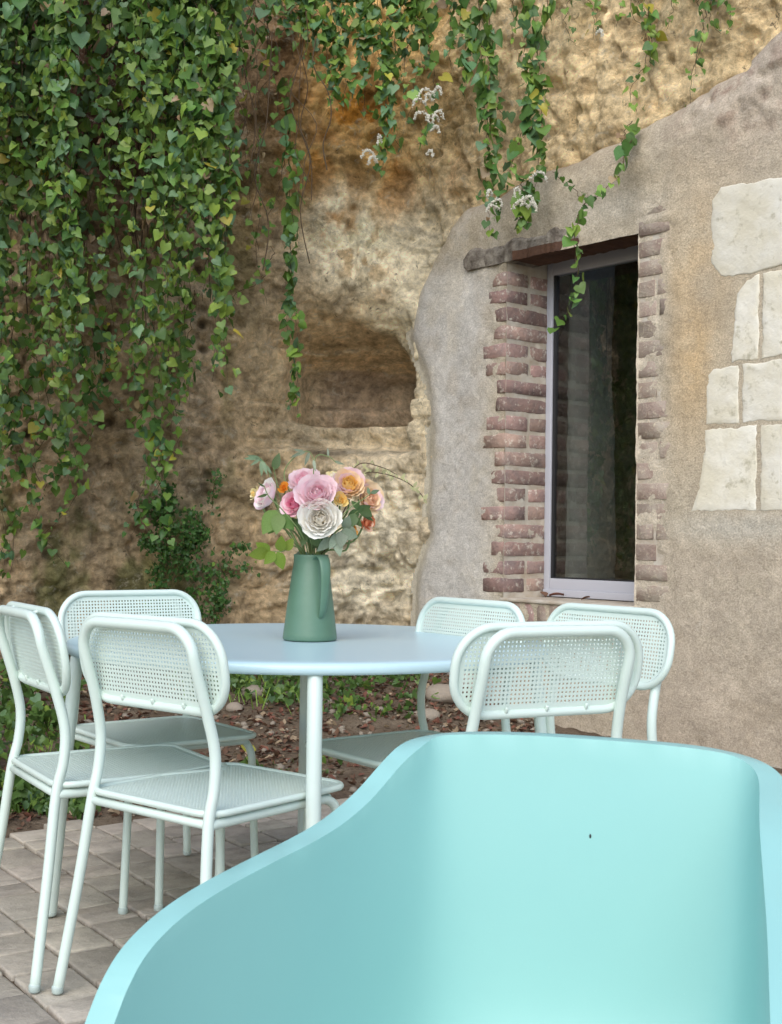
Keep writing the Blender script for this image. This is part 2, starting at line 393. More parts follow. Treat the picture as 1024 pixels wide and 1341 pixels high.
# ------------------------------------------------------------------ ROCK CLIFF with its niche
seg = np.hypot(*np.diff(CL, axis=0).T); cum = np.concatenate([[0], np.cumsum(seg)]); TOT = cum[-1]
# finely smoothed plan curve
aa = np.linspace(0, TOT, 400); cx = np.interp(aa, cum, CL[:, 0]); cy = np.interp(aa, cum, CL[:, 1])
ker = np.hanning(25); ker /= ker.sum(); pad = 12
cxs = np.convolve(np.pad(cx, pad, 'reflect', reflect_type='odd'), ker, 'valid'); cys = np.convolve(np.pad(cy, pad, 'reflect', reflect_type='odd'), ker, 'valid')
a_vis0 = np.interp(-3.2, CL[:8, 0], cum[:8]); a_vis1 = cum[8]+3.6
A_ = np.unique(np.concatenate([np.arange(0, a_vis0, .07), np.arange(a_vis0, a_vis1, .0128), np.arange(a_vis1, TOT, .12)]))
Z_ = np.concatenate([np.arange(-.3, 4.9, .0128), np.arange(4.9, 6.6, .08)])
PX = np.interp(A_, aa, cxs); PY = np.interp(A_, aa, cys)
TX_ = np.gradient(PX, A_); TY_ = np.gradient(PY, A_); ln_ = np.hypot(TX_, TY_); NX, NY = TY_/ln_, -TX_/ln_      # towards the terrace
BX, BZ = np.meshgrid(PX, Z_); BY = np.meshgrid(PY, Z_)[0]; NXX = np.meshgrid(NX, Z_)[0]; NYY = np.meshgrid(NY, Z_)[0]
def zx(px): return (px-512)*7.8/1637
def zz(py): return 1.03+(704-py)*7.8/1637
WX = BX+.10*fbm(BX*2.3, BY*2.3, BZ*2.3, 3, 21); WZ = BZ+.10*fbm(BX*2.3+9, BY*2.3, BZ*2.3, 3, 23)
big = .16*fbm(BX*.9, BY*.9, BZ*.9, 4, 1)
mid = .055*fbm(BX*3.2, BY*3.2, BZ*3.8, 5, 2, .55)
f1, f2, cid = worley(WX*4.6, BY*4.6, WZ*6.2, 3)
lump = sstep(.0, .25, f2-f1)*.022+cid*.028-.03+.045*(1-2.2*np.abs(fbm(WX*3.1, BY*3.1, WZ*4.2, 5, 8, .55)))
g1, g2, gid = worley(WX*11, BY*11, WZ*14, 13)
lump2 = (sstep(.0, .3, g2-g1)*.35+gid*.5-.6)*.026+.022*(1-2.4*np.abs(fbm(BX*9, BY*9, BZ*10, 4, 18, .6)))
fine_ = .017*fbm(BX*19, BY*19, BZ*19, 4, 6, .62)
left_w = 1-sstep(zx(230), zx(330), BX+.12*vnoise(BX*2, BY*0, BZ*2, 40))            # lumpy rubble on the left
low_w = (1-sstep(zz(640), zz(560), BZ))                                             # lumpy rock below the niche
rub = np.clip(np.maximum(left_w*(1-sstep(zz(330), zz(120), BZ)*.5), low_w), .18, 1)
disp = big*.7+mid+fine_+(lump+lump2)*rub
# pits
p1, _, pid = worley(BX*8, BY*8, BZ*8, 31); disp -= .06*(1-sstep(.12, .34, p1))*(pid > .62)*np.clip(rub+.1, 0, 1)
# layered overhang lip above the niche and cream shoulder
def blob(px, py, rx, ry): return np.exp(-(((BX-zx(px))/(rx*.004765))**2+((BZ-zz(py))/(ry*.004765))**2))
disp += .16*blob(470, 330, 75, 80)+.10*blob(505, 400, 50, 45)+.07*blob(420, 380, 60, 40)
disp += .10*blob(500, 690, 70, 90)+.06*blob(470, 620, 50, 20)
disp -= .28*blob(215, 120, 110, 150)+.22*blob(60, 60, 60, 100)          # hollow behind the hanging curtain
disp -= .07*blob(560, 250, 40, 60)
disp += -.0*BZ+.20*sstep(2.9, 4.6, BZ)*(1-sstep(.2, 1.2, BX))
nzz = .4*vnoise(BX*6, BY*6, BZ*6, 72)
# strata streaks in the ochre
disp += .018*fbm(BX*2+BZ*1.2, BY, BZ*9, 3, 44)*sstep(zz(560), zz(420), BZ)
w1, w2, wid = worley(WX*7, BY*7, WZ*5, 71); w3, w4, wid2 = worley(BX*17+nzz, BY*17, BZ*15, 73)
disp += ((wid-.5)*.035+(wid2-.5)*.016)*sstep(zz(420), zz(330), BZ)
stt = (BZ+.05*fbm(BX*1.5, BY, BZ*1.5, 3, 75))*8.5; fr_ = stt-np.floor(stt); lay = _hash(np.floor(stt).astype(np.int64), 0, 0, 5)
disp += ((lay-.5)*.035-.02*np.exp(-((fr_-.03)/.05)**2))*sstep(zx(290), zx(350), BX)*(1-.6*sstep(zz(420), zz(300), BZ))*sstep(-.2, .2, fbm(BX*3, BY, BZ*3, 3, 77)+.15)
disp -= .03*sstep(.80, .93, 1-np.abs(fbm(BX*2.2, BY*2.2, BZ*1.6, 4, 79, .6)))**2        # cracks
# niche
nxr = BX+.02*fbm(BX*5, BY*5, BZ*5, 3, 50); nzr = BZ+.022*fbm(BX*5, BY*5, BZ*5, 3, 52)
NI = [(zx(350), zz(556)), (zx(352), zz(470)), (zx(372), zz(425)), (zx(400), zz(404)), (zx(440), zz(410)), (zx(480), zz(424)), (zx(512), zz(434)), (zx(524), zz(462)), (zx(535), zz(510)), (zx(541), zz(552)), (zx(470), zz(556))]
sdn = poly_sd(nxr, nzr, NI)
hollow = .18*sstep(zx(300), zx(400), nxr)*(1-sstep(zx(534), zx(542), nxr))*sstep(zz(592), zz(583), nzr)*(1-sstep(zz(470), zz(395), nzr))   # shallow outer recess with the lower ledge
disp -= hollow
disp += (.07*sstep(zz(600), zz(560), nzr)*(1-sstep(zz(556), zz(550), nzr)))*sstep(zx(330), zx(400), nxr)*(1-sstep(zx(538), zx(548), nxr))
disp += .07*sstep(zz(600), zz(594), -(-nzr))*0+.06*(1-sstep(zz(600), zz(592), nzr))*blob(500, 640, 70, 70)
NID = np.clip(sdn, 0, 1)
roofslope = sstep(zz(496), zz(420), nzr)                                 # roof slopes up towards the opening
deep = .38*(1-.88*roofslope)*sstep(-.006, .03, sdn)*sstep(zx(368), zx(425), nxr)+.16*sstep(zx(420), zx(520), nxr)*sstep(0, .03, sdn)*(1-roofslope)
disp -= deep
disp -= .05*np.exp(-((nzr-zz(588))/.012)**2)*sstep(zx(380), zx(420), BX)*(1-sstep(zx(545), zx(560), BX))           # crack below the ledge
S_ = (BX-W0[0])*WT[0]+(BY-W0[1])*WT[1]; onw = (np.meshgrid(A_, Z_)[0] > cum[8]-.75)
disp -= .16*sstep(.04, .22, poly_sd(S_, BZ, [(-0.155, 2.962), (-0.327, 2.803), (-0.43, 2.579), (-0.497, 2.298), (-0.421, 2.146), (-0.324, 1.994), (-0.283, 1.707), (-0.285, 1.424), (-0.305, 1.047), (-0.392, 0.761), (-0.421, 0.427), (-.34, -.5), (8, -.5), (8, 5.5), (3.4, 4.3), (2.5, 3.687), (1.936, 3.434), (1.334, 3.289), (0.861, 3.198), (0.27, 3.132)]))*onw
VX = BX+NXX*disp; VY = BY+NYY*disp; VZ = BZ.copy()
# top slab runs back
back = sstep(5.6, 6.6, BZ)*.5; VX -= NXX*back; VY -= NYY*back; VZ -= (BZ > 5.6)*(BZ-5.6)*.6
pass
# colours of the stone; pits, crack and the recess behind the vines painted darker
def C(*c): return np.array(c)
Cc = np.zeros(BX.shape+(3,))+C(.46, .35, .22)
def paint(w, c): 
    global Cc
    w = np.clip(w, 0, 1)[..., None]; Cc = Cc*(1-w)+C(*c)*w
nA = fbm(BX*1.7, BY*1.7, BZ*1.7, 5, 60); nB = fbm(BX*4, BY*4, BZ*4, 5, 61, .6); nC = fbm(BX*9, BY*9, BZ*9, 4, 62, .6); nS = fbm(BX*5, BY*5, BZ*1.1, 4, 63, .6)
golden = sstep(zz(330), zz(200), BZ+.12*nA)*sstep(zx(330), zx(400), BX)
paint(golden*.97, (.68, .46, .19))
paint(golden*sstep(.05, .55, nB)*.6, (.72, .58, .35))
paint(sstep(-.05, .3, nB+.25*nS)*(1.1*blob(460, 225, 100, 85)+blob(500, 290, 45, 45)+blob(565, 240, 35, 45)+.6*blob(440, 150, 60, 60))*1.2, (.52, .25, .05))
paint(sstep(-.1, .4, -nB)*blob(420, 220, 60, 110)*.9, (.38, .20, .075))
paint(sstep(zx(560), zx(640), BX)*sstep(zz(330), zz(230), BZ)*.75, (.72, .60, .40))
paint(sstep(.05, .45, nC)*golden*.35, (.24, .14, .06))
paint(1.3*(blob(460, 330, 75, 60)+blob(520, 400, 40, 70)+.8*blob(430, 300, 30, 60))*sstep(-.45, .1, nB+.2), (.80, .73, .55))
paint(sstep(.1, .35, nC+nB*.4)*blob(470, 330, 80, 80)*.8, (.40, .27, .13))
paint(1.1*blob(380, 480, 95, 110)*sstep(-.6, .1, nA+.2), (.54, .43, .285))
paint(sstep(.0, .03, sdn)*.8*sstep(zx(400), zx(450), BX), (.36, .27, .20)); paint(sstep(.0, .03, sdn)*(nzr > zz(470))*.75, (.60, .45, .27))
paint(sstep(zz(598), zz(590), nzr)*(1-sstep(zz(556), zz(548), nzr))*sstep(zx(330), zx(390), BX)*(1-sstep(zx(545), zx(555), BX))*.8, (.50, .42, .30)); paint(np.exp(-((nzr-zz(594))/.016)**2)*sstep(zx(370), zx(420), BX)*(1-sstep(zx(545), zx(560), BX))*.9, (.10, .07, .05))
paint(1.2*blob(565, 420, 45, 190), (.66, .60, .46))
paint(1.2*(blob(500, 690, 75, 100)+blob(480, 760, 70, 60))*sstep(-.7, 0, nA+.3), (.74, .68, .54))
paint(sstep(.12, .4, nC)*blob(490, 760, 70, 60), (.20, .16, .11))
paint(sstep(.05, .4, nB)*low_w*(1-left_w)*.4, (.22, .17, .11))
paint(left_w*.75, (.44, .34, .225)); paint(left_w*sstep(.0, .4, nB)*.85, (.64, .52, .37)); paint(left_w*sstep(.1, .4, -nC)*.6, (.13, .095, .06))
paint(left_w*sstep(.1, .5, nA+nC*.3)*.5, (.56, .44, .32))
paint(sstep(-.1, .4, nS)*(blob(265, 470, 60, 180)+.6*blob(330, 300, 40, 160)+.5*blob(160, 520, 40, 160))*.8, (.15, .135, .045))
paint(left_w*(1-sstep(.10, .36, p1))*(pid > .62)*.8, (.075, .055, .035)); paint(left_w*sstep(.15, .4, fbm(BX*3, BY*3, BZ*1.5, 5, 85, .6))*.7, (.13, .15, .05))
paint(sstep(-.2, .3, nB)*blob(245, 720, 75, 110)*.85, (.055, .065, .03))
paint((blob(190, 120, 130, 190)+blob(30, 100, 100, 150))*1.2, (.075, .045, .03))  # shade of the deep recess behind the curtain, painted into the colour
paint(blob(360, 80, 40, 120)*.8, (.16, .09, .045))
paint(sstep(-.2, .5, nB)*sstep(zz(800), zz(880), BZ)*.5, (.16, .12, .08))
# leave out the cells behind the window opening
S_ = (BX-W0[0])*WT[0]+(BY-W0[1])*WT[1]; inwin = (S_ > .30) & (S_ < 1.50) & (BZ > .55) & (BZ < 2.85) & (np.meshgrid(A_, Z_)[0] > cum[8]-.3)
Fc = grid_faces(len(Z_), len(A_)); keep = ~inwin.reshape(-1)[Fc].any(1)
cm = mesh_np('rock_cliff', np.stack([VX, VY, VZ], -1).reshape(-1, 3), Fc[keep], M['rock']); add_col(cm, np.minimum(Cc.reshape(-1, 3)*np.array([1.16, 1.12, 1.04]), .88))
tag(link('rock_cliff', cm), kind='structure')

# ------------------------------------------------------------------ PLASTERED WALL
wall = link('plastered_wall', None); wall.matrix_world = WALL_M
tag(wall, 'old lime plastered stone wall with a tall window, exposed bricks and pale limestone blocks', 'wall')
OUT = [(2.496, 3.687), (2.201, 3.573), (1.936, 3.434), (1.669, 3.338), (1.334, 3.289), (0.861, 3.198), (0.574, 3.198), (0.27, 3.132), (0.012, 3.093), (-0.155, 2.962), (-0.327, 2.803), (-0.43, 2.579), (-0.497, 2.298), (-0.421, 2.146), (-0.324, 1.994), (-0.283, 1.707), (-0.285, 1.424), (-0.305, 1.047), (-0.392, 0.761), (-0.421, 0.427), (-0.341, 0.031), (-.34, -.3), (7.4, -.3), (7.4, 5.2), (5.0, 5.0), (3.4, 4.3)]
WS0, WS1, WZ0, WZ1 = .43, 1.371, .69, 2.62
sg = np.unique(np.round(np.concatenate([np.arange(-.75, 3.0, .016), np.arange(3.0, 7.3, .08), [WS0, WS1]]), 5)); zg = np.unique(np.round(np.concatenate([np.arange(-.2, 4.2, .016), np.arange(4.2, 5.2, .06), [WZ0, WZ1]]), 5))
SG, ZG = np.meshgrid(sg, zg)
sdw = poly_sd(SG+.03*fbm(SG*4, 0*SG, ZG*4, 4, 70), ZG+.03*fbm(SG*4, 0*SG+5, ZG*4, 4, 71), OUT)
def plaster_off(S, Z, sd=None):
    d = .022*fbm(S*1.3, 0*S, Z*1.3, 3, 72)+.010*fbm(S*5, 0*S, Z*5, 4, 73)+.004*fbm(S*22, 0*S, Z*22, 3, 74)
    blk = (S > 1.68)*(S < 3.05)*(Z > 1.15)*(Z < 2.78); near = np.exp(-(np.maximum(0, np.maximum(WS0-S, S-WS1))/.35)**2-(np.maximum(0, np.maximum(WZ0-Z, Z-WZ1))/.3)**2)
    nn = .013*fbm(S*15, 0*S, Z*15, 4, 75, .6)
    d = d*(1-near)+nn*near
    d = d*(1-blk*.8)-.001*blk
    lf = (S < WS0)*(Z < 2.6)*(Z > .45)              # brick jamb corner: plaster thins towards the arris
    d = d+lf*(-.008*(1-sstep(.0, .10, WS0-S))+.006*sstep(.1, .22, WS0-S)*near)
    rt = (S > WS1)*(Z < 2.66)*(Z > .45)
    d = d+rt*(-.011*(1-sstep(.12, .24, S-WS1))+.008*sstep(.2, .3, S-WS1)*near)
    return d
D_ = plaster_off(SG, ZG)
# hollows round the limestone blocks so that they sit flush
roll = sstep(.0, .20, sdw)
D_ = D_*roll-(.055+.22*sstep(2.4, 3.0, ZG))*(1-roll)**2+.05*np.exp(-((sdw-.30)/.16)**2)*sstep(2.62, 3.0, ZG)
D_ -= .02*sstep(.35, .6, fbm(SG*3, 0*SG, ZG*3, 4, 76))*(ZG > 2.9)
# crumbled patch high on the right
D_ -= .035*sstep(.05, .35, fbm(SG*9, 0*SG, ZG*9, 4, 77))*np.exp(-((SG-2.0)/.28)**2-((ZG-3.22)/.2)**2)
Cw = np.zeros(SG.shape+(3,))+C(.54, .465, .355)
def pw(w, c):
    global Cw
    w = np.clip(w, 0, 1)[..., None]; Cw = Cw*(1-w)+C(*c)*w
def wb(s, z, rs, rz): return np.exp(-((SG-s)/rs)**2-((ZG-z)/rz)**2)
wA = fbm(SG*1.6, 0*SG, ZG*1.6, 5, 80); wB = fbm(SG*5, 0*SG, ZG*5, 5, 81, .6); wC = fbm(SG*14, 0*SG, ZG*14, 4, 82, .65)
pw((1-sstep(.15, .45, SG+.1*wA))*(1-sstep(2.5, 2.8, ZG))*.95, (.60, .575, .54))
pw(sstep(-.1, .4, wB)*(1-sstep(.2, .5, SG))*.5, (.68, .65, .60)); pw(sstep(.1, .5, -wA)*(1-sstep(.2, .5, SG))*.4, (.52, .50, .49))
pw((wb(1.72, 1.95, .16, .42)+wb(1.75, 2.5, .22, .3)*.8)*sstep(-.6, .2, wA+.2), (.60, .44, .26))
pw(wb(1.62, 2.95, .6, .2)*.6*sstep(-.3, .4, wB+.2), (.58, .46, .31)); pw(wb(2.1, 3.2, .5, .35)*.7, (.60, .50, .41))
pw((1-sstep(.9, 1.25, ZG+.1*wA))*sstep(1.2, 1.5, SG)*.8, (.53, .45, .355)); pw(wb(2.0, 1.10, .35, .07)*.9, (.58, .54, .46))
pw(sstep(.1, .5, wB)*.3, (.62, .54, .41)); pw(sstep(.15, .5, -wB)*.3, (.44, .36, .26))
pw((1-sstep(.0, .55, ZG+.15*wA))*.3, (.46, .37, .29))
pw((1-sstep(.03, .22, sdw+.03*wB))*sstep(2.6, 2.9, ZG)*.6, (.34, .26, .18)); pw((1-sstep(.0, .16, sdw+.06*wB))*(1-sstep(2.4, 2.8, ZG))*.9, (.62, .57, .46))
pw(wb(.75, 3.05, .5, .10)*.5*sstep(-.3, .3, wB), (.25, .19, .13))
pw(sstep(.0, .45, wC)*wb(2.0, 3.22, .35, .22)*.8, (.32, .21, .16))
pw(sstep(WZ1-.02, WZ1+.03, ZG)*wb(1.15, 2.80, .38, .10)*.8, (.62, .56, .46))
pw((1-sstep(.10, .25, SG-WS1+.04*wB))*(SG > WS1-.01)*(ZG > .5)*(ZG < 2.8)*.8, (.62, .54, .43))
Fw = grid_faces(len(zg), len(sg)); sm = SG.reshape(-1)[Fw].mean(1); zm = ZG.reshape(-1)[Fw].mean(1)
kp = (sdw.reshape(-1)[Fw].min(1) > -.03) & ~((sm > WS0) & (sm < WS1) & (zm > WZ0) & (zm < WZ1))
LINT = (.08, 2.62, 1.02, 2.735)
Cw = Cw*np.array([.86, .87, .865])
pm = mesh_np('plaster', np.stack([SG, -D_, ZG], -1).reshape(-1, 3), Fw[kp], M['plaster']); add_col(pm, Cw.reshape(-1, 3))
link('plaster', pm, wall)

# mortar lining of the opening (jambs, sill bed, head), in wall coordinates x = s, y = into wall
ja, jz = np.meshgrid(np.arange(0, .40, .012), np.arange(WZ0-.1, 2.72, .012))
jx = WS0-.001+.006*fbm(ja*14, ja*0, jz*14, 4, 97, .6)
jm = mesh_np('jamb_mortar', np.stack([jx, ja, jz], -1).reshape(-1, 3), grid_faces(*ja.shape), M['mortar']); link('jamb_mortar', jm, wall)
b = MB(); b.box((WS0-.06, .014, WZ0-.14), (WS0-.012, .40, 2.72)); b.box((WS1+.003, .012, WZ0-.1), (WS1+.2, .40, 2.72)); b.box((WS0-.2, .010, WZ0-.13), (WS1+.2, .42, WZ0-.003))
b.box((WS0-.004, .22, 2.70), (WS1+.003, .42, 2.9)); o = b.build('mortar', M['mortar'], wall, False)
def brickbox(x0, x1, y0, y1, z0, z1, m, name='brick', rough=.004, bev=.007):
    b = MB(); c = Vector(((x0+x1)/2, (y0+y1)/2, (z0+z1)/2)); h_ = ((x1-x0)/2, (y1-y0)/2, (z1-z0)/2)
    b.box((-h_[0], -h_[1], -h_[2]), h_); me = mesh_from(name, b.v, b.f, m)
    bm = bmesh.new(); bm.from_mesh(me); bmesh.ops.bevel(bm, geom=list(bm.edges), offset=min(bev, min(h_)*.5), segments=1, affect='EDGES', clamp_overlap=True)
    for v in bm.verts: v.co += Vector((random.uniform(-rough, rough), random.uniform(-rough, rough)*.6, random.uniform(-rough, rough)))
    bm.to_mesh(me); bm.free()
    o = link(name, me, wall); o.location = c; return o
PB = (2.575-.70)/18; jd = .335
for r in range(18):
    z1 = 2.572-r*PB; z0 = z1-PB+.022+random.uniform(-.003, .004); k = r % 4
    if k < 2:
        fl = random.uniform(.16, .20) if r not in (0, 1) else random.uniform(.12, .18)
        d1 = .175+random.uniform(-.01, .01)
        brickbox(WS0-fl, WS0+.003, random.uniform(-.003, .002), d1, z0, z1, M['brick']); brickbox(WS0-.05, WS0+.004, d1+.022, jd+.02, z0+.004, z1-.002, M['brick'])
    else:
        fl = random.uniform(.07, .12)
        brickbox(WS0-fl, WS0+.004, random.uniform(-.003, .002), jd+.02, z0, z1, M['brick'])
    if True:      # right side, mostly swallowed by the plaster
        wd = random.uniform(.19, .24) if k < 2 else random.uniform(.10, .14); x = WS1-.003
        brickbox(x, x+wd, random.uniform(.005, .009), .12, z0, z1, M['faded_brick'], rough=.003, bev=.0025)
        if wd < .15 and random.random() < .5: brickbox(x+wd+.02, x+wd+.11, .006, .12, z0, z1, M['faded_brick'], rough=.003, bev=.0025)
for r in range(2):                 # lime washed courses above, right of the beam
    brickbox(WS1-.003+.002, WS1+.20, .001, .12, 2.60+r*.10, 2.68+r*.10, M['faded_brick'])
x = WS0-.16; i = 0
while x < WS1+.1:                   # upright bricks under the sill
    w_ = random.uniform(.065, .10); brickbox(x, x+w_, -.002, .2, WZ0-.155, WZ0-.022, M['faded_brick'] if i % 3 else M['brick']); x += w_+.02; i += 1
b = MB(); b.box((WS0-.02, -.012, WZ0-.02), (WS1+.0, .40, WZ0)); me = mesh_from('sill', b.v, b.f, M['mortar']); bevel_mesh(me, .006); link('sill', me, wall)
# limestone blocks
BL = [[(1.821, 2.704), (1.877, 2.757), (2.209, 2.736), (2.465, 2.716), (2.468, 2.325), (2.212, 2.325), (2.053, 2.308), (1.882, 2.319), (1.824, 2.391)],
 [(1.969, 2.221), (2.024, 2.276), (2.09, 2.295), (2.09, 1.896), (1.942, 1.891)], [(2.112, 2.302), (2.468, 2.303), (2.472, 1.898), (2.111, 1.898)],
 [(1.798, 1.841), (1.84, 1.875), (1.981, 1.875), (1.985, 1.597), (1.801, 1.597)], [(2.004, 1.880), (2.472, 1.880), (2.474, 1.599), (2.004, 1.599)],
 [(1.801, 1.575), (2.087, 1.581), (2.084, 1.18), (1.716, 1.175), (1.76, 1.288)], [(2.109, 1.58), (2.474, 1.582), (2.477, 1.177), (2.109, 1.18)],
 [(2.495, 2.72), (2.95, 2.70), (2.95, 2.33), (2.49, 2.33)], [(2.495, 2.30), (2.80, 2.30), (2.80, 1.90), (2.495, 1.90)], [(2.50, 1.88), (3.0, 1.88), (3.0, 1.60), (2.50, 1.60)], [(2.50, 1.58), (2.9, 1.58), (2.9, 1.18), (2.50, 1.18)]]
for poly in BL:
    P = []
    n_ = len(poly)
    for i in range(n_):
        a = Vector(poly[i]); b_ = Vector(poly[(i+1) % n_]); q = max(2, int((b_-a).length/.02))
        for k in range(q): t = k/q; e = a.lerp(b_, t); P.append(e+Vector((random.uniform(-.004, .004)+.003*math.sin(e.y*31+e.x*7), random.uniform(-.004, .004)+.003*math.sin(e.x*27+e.y*9))))
    cen = sum(P, Vector((0, 0)))/len(P); rings = [(1.0, .05), (1.0, .0015), (.994, -.001), (.975, -.0025), (.8, -.0035), (.55, -.004), (.28, -.004)]
    V = []; F = []
    for sc, y in rings:
        for p in P:
            d = p-cen; L_ = d.length; inset = min(L_*(1-sc), L_) if sc > .9 else L_*(1-sc)
            if sc > .9: inset = (1-sc)*.35
            q = cen+d*((L_-inset)/L_); jit = .0022*math.sin(q.x*43+q.y*17)*math.sin(q.y*39-q.x*21) if sc < .985 else 0
            V.append((q.x, y+jit, q.y))
    V.append((cen.x, -.004, cen.y)); m_ = len(P)
    for r in range(len(rings)-1):
        for k in range(m_): l = (k+1) % m_; F.append((r*m_+k, r*m_+l, (r+1)*m_+l, (r+1)*m_+k))
    for k in range(m_): F.append(((len(rings)-1)*m_+k, (len(rings)-1)*m_+(k+1) % m_, len(V)-1))
    F = [tuple(reversed(f)) for f in F]
    link('limestone_block', mesh_from('limestone_block', V, F, M['block']), wall)
# wooden beam over the window
nb = 60; V = []; F = []
for i in range(nb+1):
    s = .085+(1.372-.085)*i/nb; up_ = 2.735+.012*math.sin(i*.4)+(.02 if i > 30 else 0)+random.uniform(-.004, .004)
    yo = -.017+.004*math.sin(i*.9)+random.uniform(-.004, .004)+.04*max(0, (s-.72)/.4 if s > .72 else 0); lo = 2.618+random.uniform(-.003, .003)
    if i == 0: up_ -= .03; lo += .02
    V += [(s, .21, lo), (s, yo, lo), (s, yo-.004, lo+.05), (s, yo, up_-.02), (s, yo+.015, up_), (s, .21, up_)]
for i in range(nb):
    for k in range(6): l = (k+1) % 6; F.append((i*6+k, i*6+l, (i+1)*6+l, (i+1)*6+k))
F += [(5, 4, 3, 2, 1, 0), tuple(nb*6+k for k in range(6))]
me = mesh_from('beam', V, F, [M['lintel'], M['soffit']], False)
for p in me.polygons:
    p.material_index = 1 if p.normal.z < -.7 or (abs(p.center.z-2.64) < .03 and p.center.x > .5) else 0
bo = link('wooden_lintel', me, wall)

# window set back in the opening: frame, pane, inner dark room
win = thing('window', 'tall grey aluminium framed window set deep in the plastered wall between brick jambs', 'window'); win.matrix_world = WALL_M
fy = .335
def bar(x0, x1, z0, z1, y0, y1, name, m, bev=.003):
    b = MB(); b.box((x0, y0, z0), (x1, y1, z1)); me = mesh_from(name, b.v, b.f, m); bevel_mesh(me, bev); return link(name, me, win)
bar(WS0+.002, WS0+.046, .70, 2.69, fy, fy+.06, 'stile', M['alu']); bar(WS1-.10, WS1+.0, .70, 2.69, fy, fy+.06, 'stile', M['alu'])
bar(WS0+.047, WS1-.101, 2.585, 2.69, fy, fy+.06, 'top_rail', M['alu']); bar(WS0+.047, WS1-.101, .70, .80, fy+.002, fy+.06, 'bottom_rail', M['alu'])
bar(WS0+.01, WS1, .695, .735, fy-.016, fy+.0, 'drip_rail', M['alu'])
bar(WS0+.047, WS0+.060, .80, 2.585, fy+.012, fy+.05, 'gasket', M['gasket'], .001)
bar(WS0+.061, WS1-.101, .801, .809, fy+.012, fy+.05, 'gasket', M['gasket'], .001)
b = MB(); b.box((WS0+.05, fy+.026, .79), (WS1-.08, fy+.032, 2.60)); gp = b.build('pane', M['glass'], win, False)
# the room cut in the rock behind the pane
room = link('cave_room', None); room.matrix_world = WALL_M; tag(room, kind='structure')
V = []; nz_ = 90; nu = 120
path = [(.05, .44), (.10, .80), (.2, 1.6), (1.0, 2.1), (1.8, 2.2), (2.6, 1.6), (2.7, .8), (2.0, .44)]
pp = catmull([(x, y, 0) for x, y in path], 18); pp = np.array([(p.x, p.y) for p in pp]); m_ = len(pp)
zs = np.linspace(.2, 3.0, 110); U, ZZ = np.meshgrid(np.arange(m_), zs)
PXr = pp[:, 0][U]; PYr = pp[:, 1][U]; cen = np.array([1.3, 1.0]); dx = PXr-cen[0]; dy = PYr-cen[1]; L2 = np.hypot(dx, dy)
q1, q2, qi = worley(PXr*5, PYr*5, ZZ*5, 90)
dr = -.10*fbm(PXr*2.5, PYr*2.5, ZZ*2.5, 5, 91, .6)-.05*sstep(0, .2, q2-q1)-.05*qi
cave = link('cave_wall', mesh_np('cave_wall', np.stack([PXr+dx/L2*dr, PYr+dy/L2*dr, ZZ], -1).reshape(-1, 3), grid_faces(len(zs), m_), mat('cave_rock', (.46, .41, .28), .95, var=(.20, .18, .12), vscale=9, bump=1, bscale=30, bdist=.03)), room)
b = MB(); b.box((-.1, .41, .1), (2.9, 2.6, .2)); b.box((-.1, .95, 3.0), (2.9, 2.6, 3.1)); b.box((1.42, .41, .2), (2.8, .44, 3.0)); b.box((-.1, .41, .2), (.42, .44, 3.0)); b.build('room_shell', M['mortar'], room, False)  # unseen ceiling added: open in front to light the pier, closed over the rock
zs = np.linspace(.2, 3.0, 120); us = np.linspace(0, 1, 30); U, ZZ = np.meshgrid(us, zs)      # rough rendered pier inside
edge_ = .57+.02*np.sin(ZZ*2.1)+.012*fbm(ZZ*3, 0*ZZ, 0*ZZ, 3, 93)
Xp = .46+(edge_-.46)*np.sin(U*math.pi/2)**.9; Yp = .50+.30*(1-np.cos(U*math.pi/2)); rr = .006*fbm(Xp*20, Yp*20, ZZ*20, 3, 95)
link('plastered_pier', mesh_np('plastered_pier', np.stack([Xp+rr, Yp+rr, ZZ], -1).reshape(-1, 3), grid_faces(len(zs), len(us)), mat('grey_render', (.23, .225, .20), .9, var=(.17, .17, .15), vscale=8, bump=.6, bscale=50)), room)
# dry leaves gathered on the sill
def litter_leaf_mesh(m, sc=1.0):
    V = []; n = 6
    for i in range(n+1):
        t = i/n; w = math.sin(math.pi*min(1, t*.97+.03))**.8*.32; c = .25*math.sin(t*2.4)
        V += [(-w, t-.5, c*.5+.12), (0, t-.5, c*.5), (w, t-.5, c*.5+.16)]
    F = [];
    for i in range(n): F += [(i*3, i*3+1, i*3+4, i*3+3), (i*3+1, i*3+2, i*3+5, i*3+4)]
    return mesh_from('dry_leaf', [(x*sc, y*sc, z*sc) for x, y, z in V], F, m)
DL = [litter_leaf_mesh(M['litter1']), litter_leaf_mesh(M['litter2']), litter_leaf_mesh(M['litter3'])]
SIDE = ['darkest dry leaf at the left end of the window sill', 'curled reddish dry leaf on the window sill beside the darkest one', 'small single dry leaf near the middle of the window sill']
for (s, y, sc, k), lb in zip([(.50, .26, .075, 0), (.62, .24, .085, 1), (.84, .24, .05, 0)], SIDE):
    o = link('dry_leaf', DL[k]); p = wp(s, WZ0+sc*.12, -y); o.location = p; o.scale = (sc,)*3; o.rotation_euler = (random.uniform(-.3, .3), random.uniform(-.3, .3), random.uniform(0, 6)); tag(o, lb, 'dry leaf', 'dry leaves on the window sill')

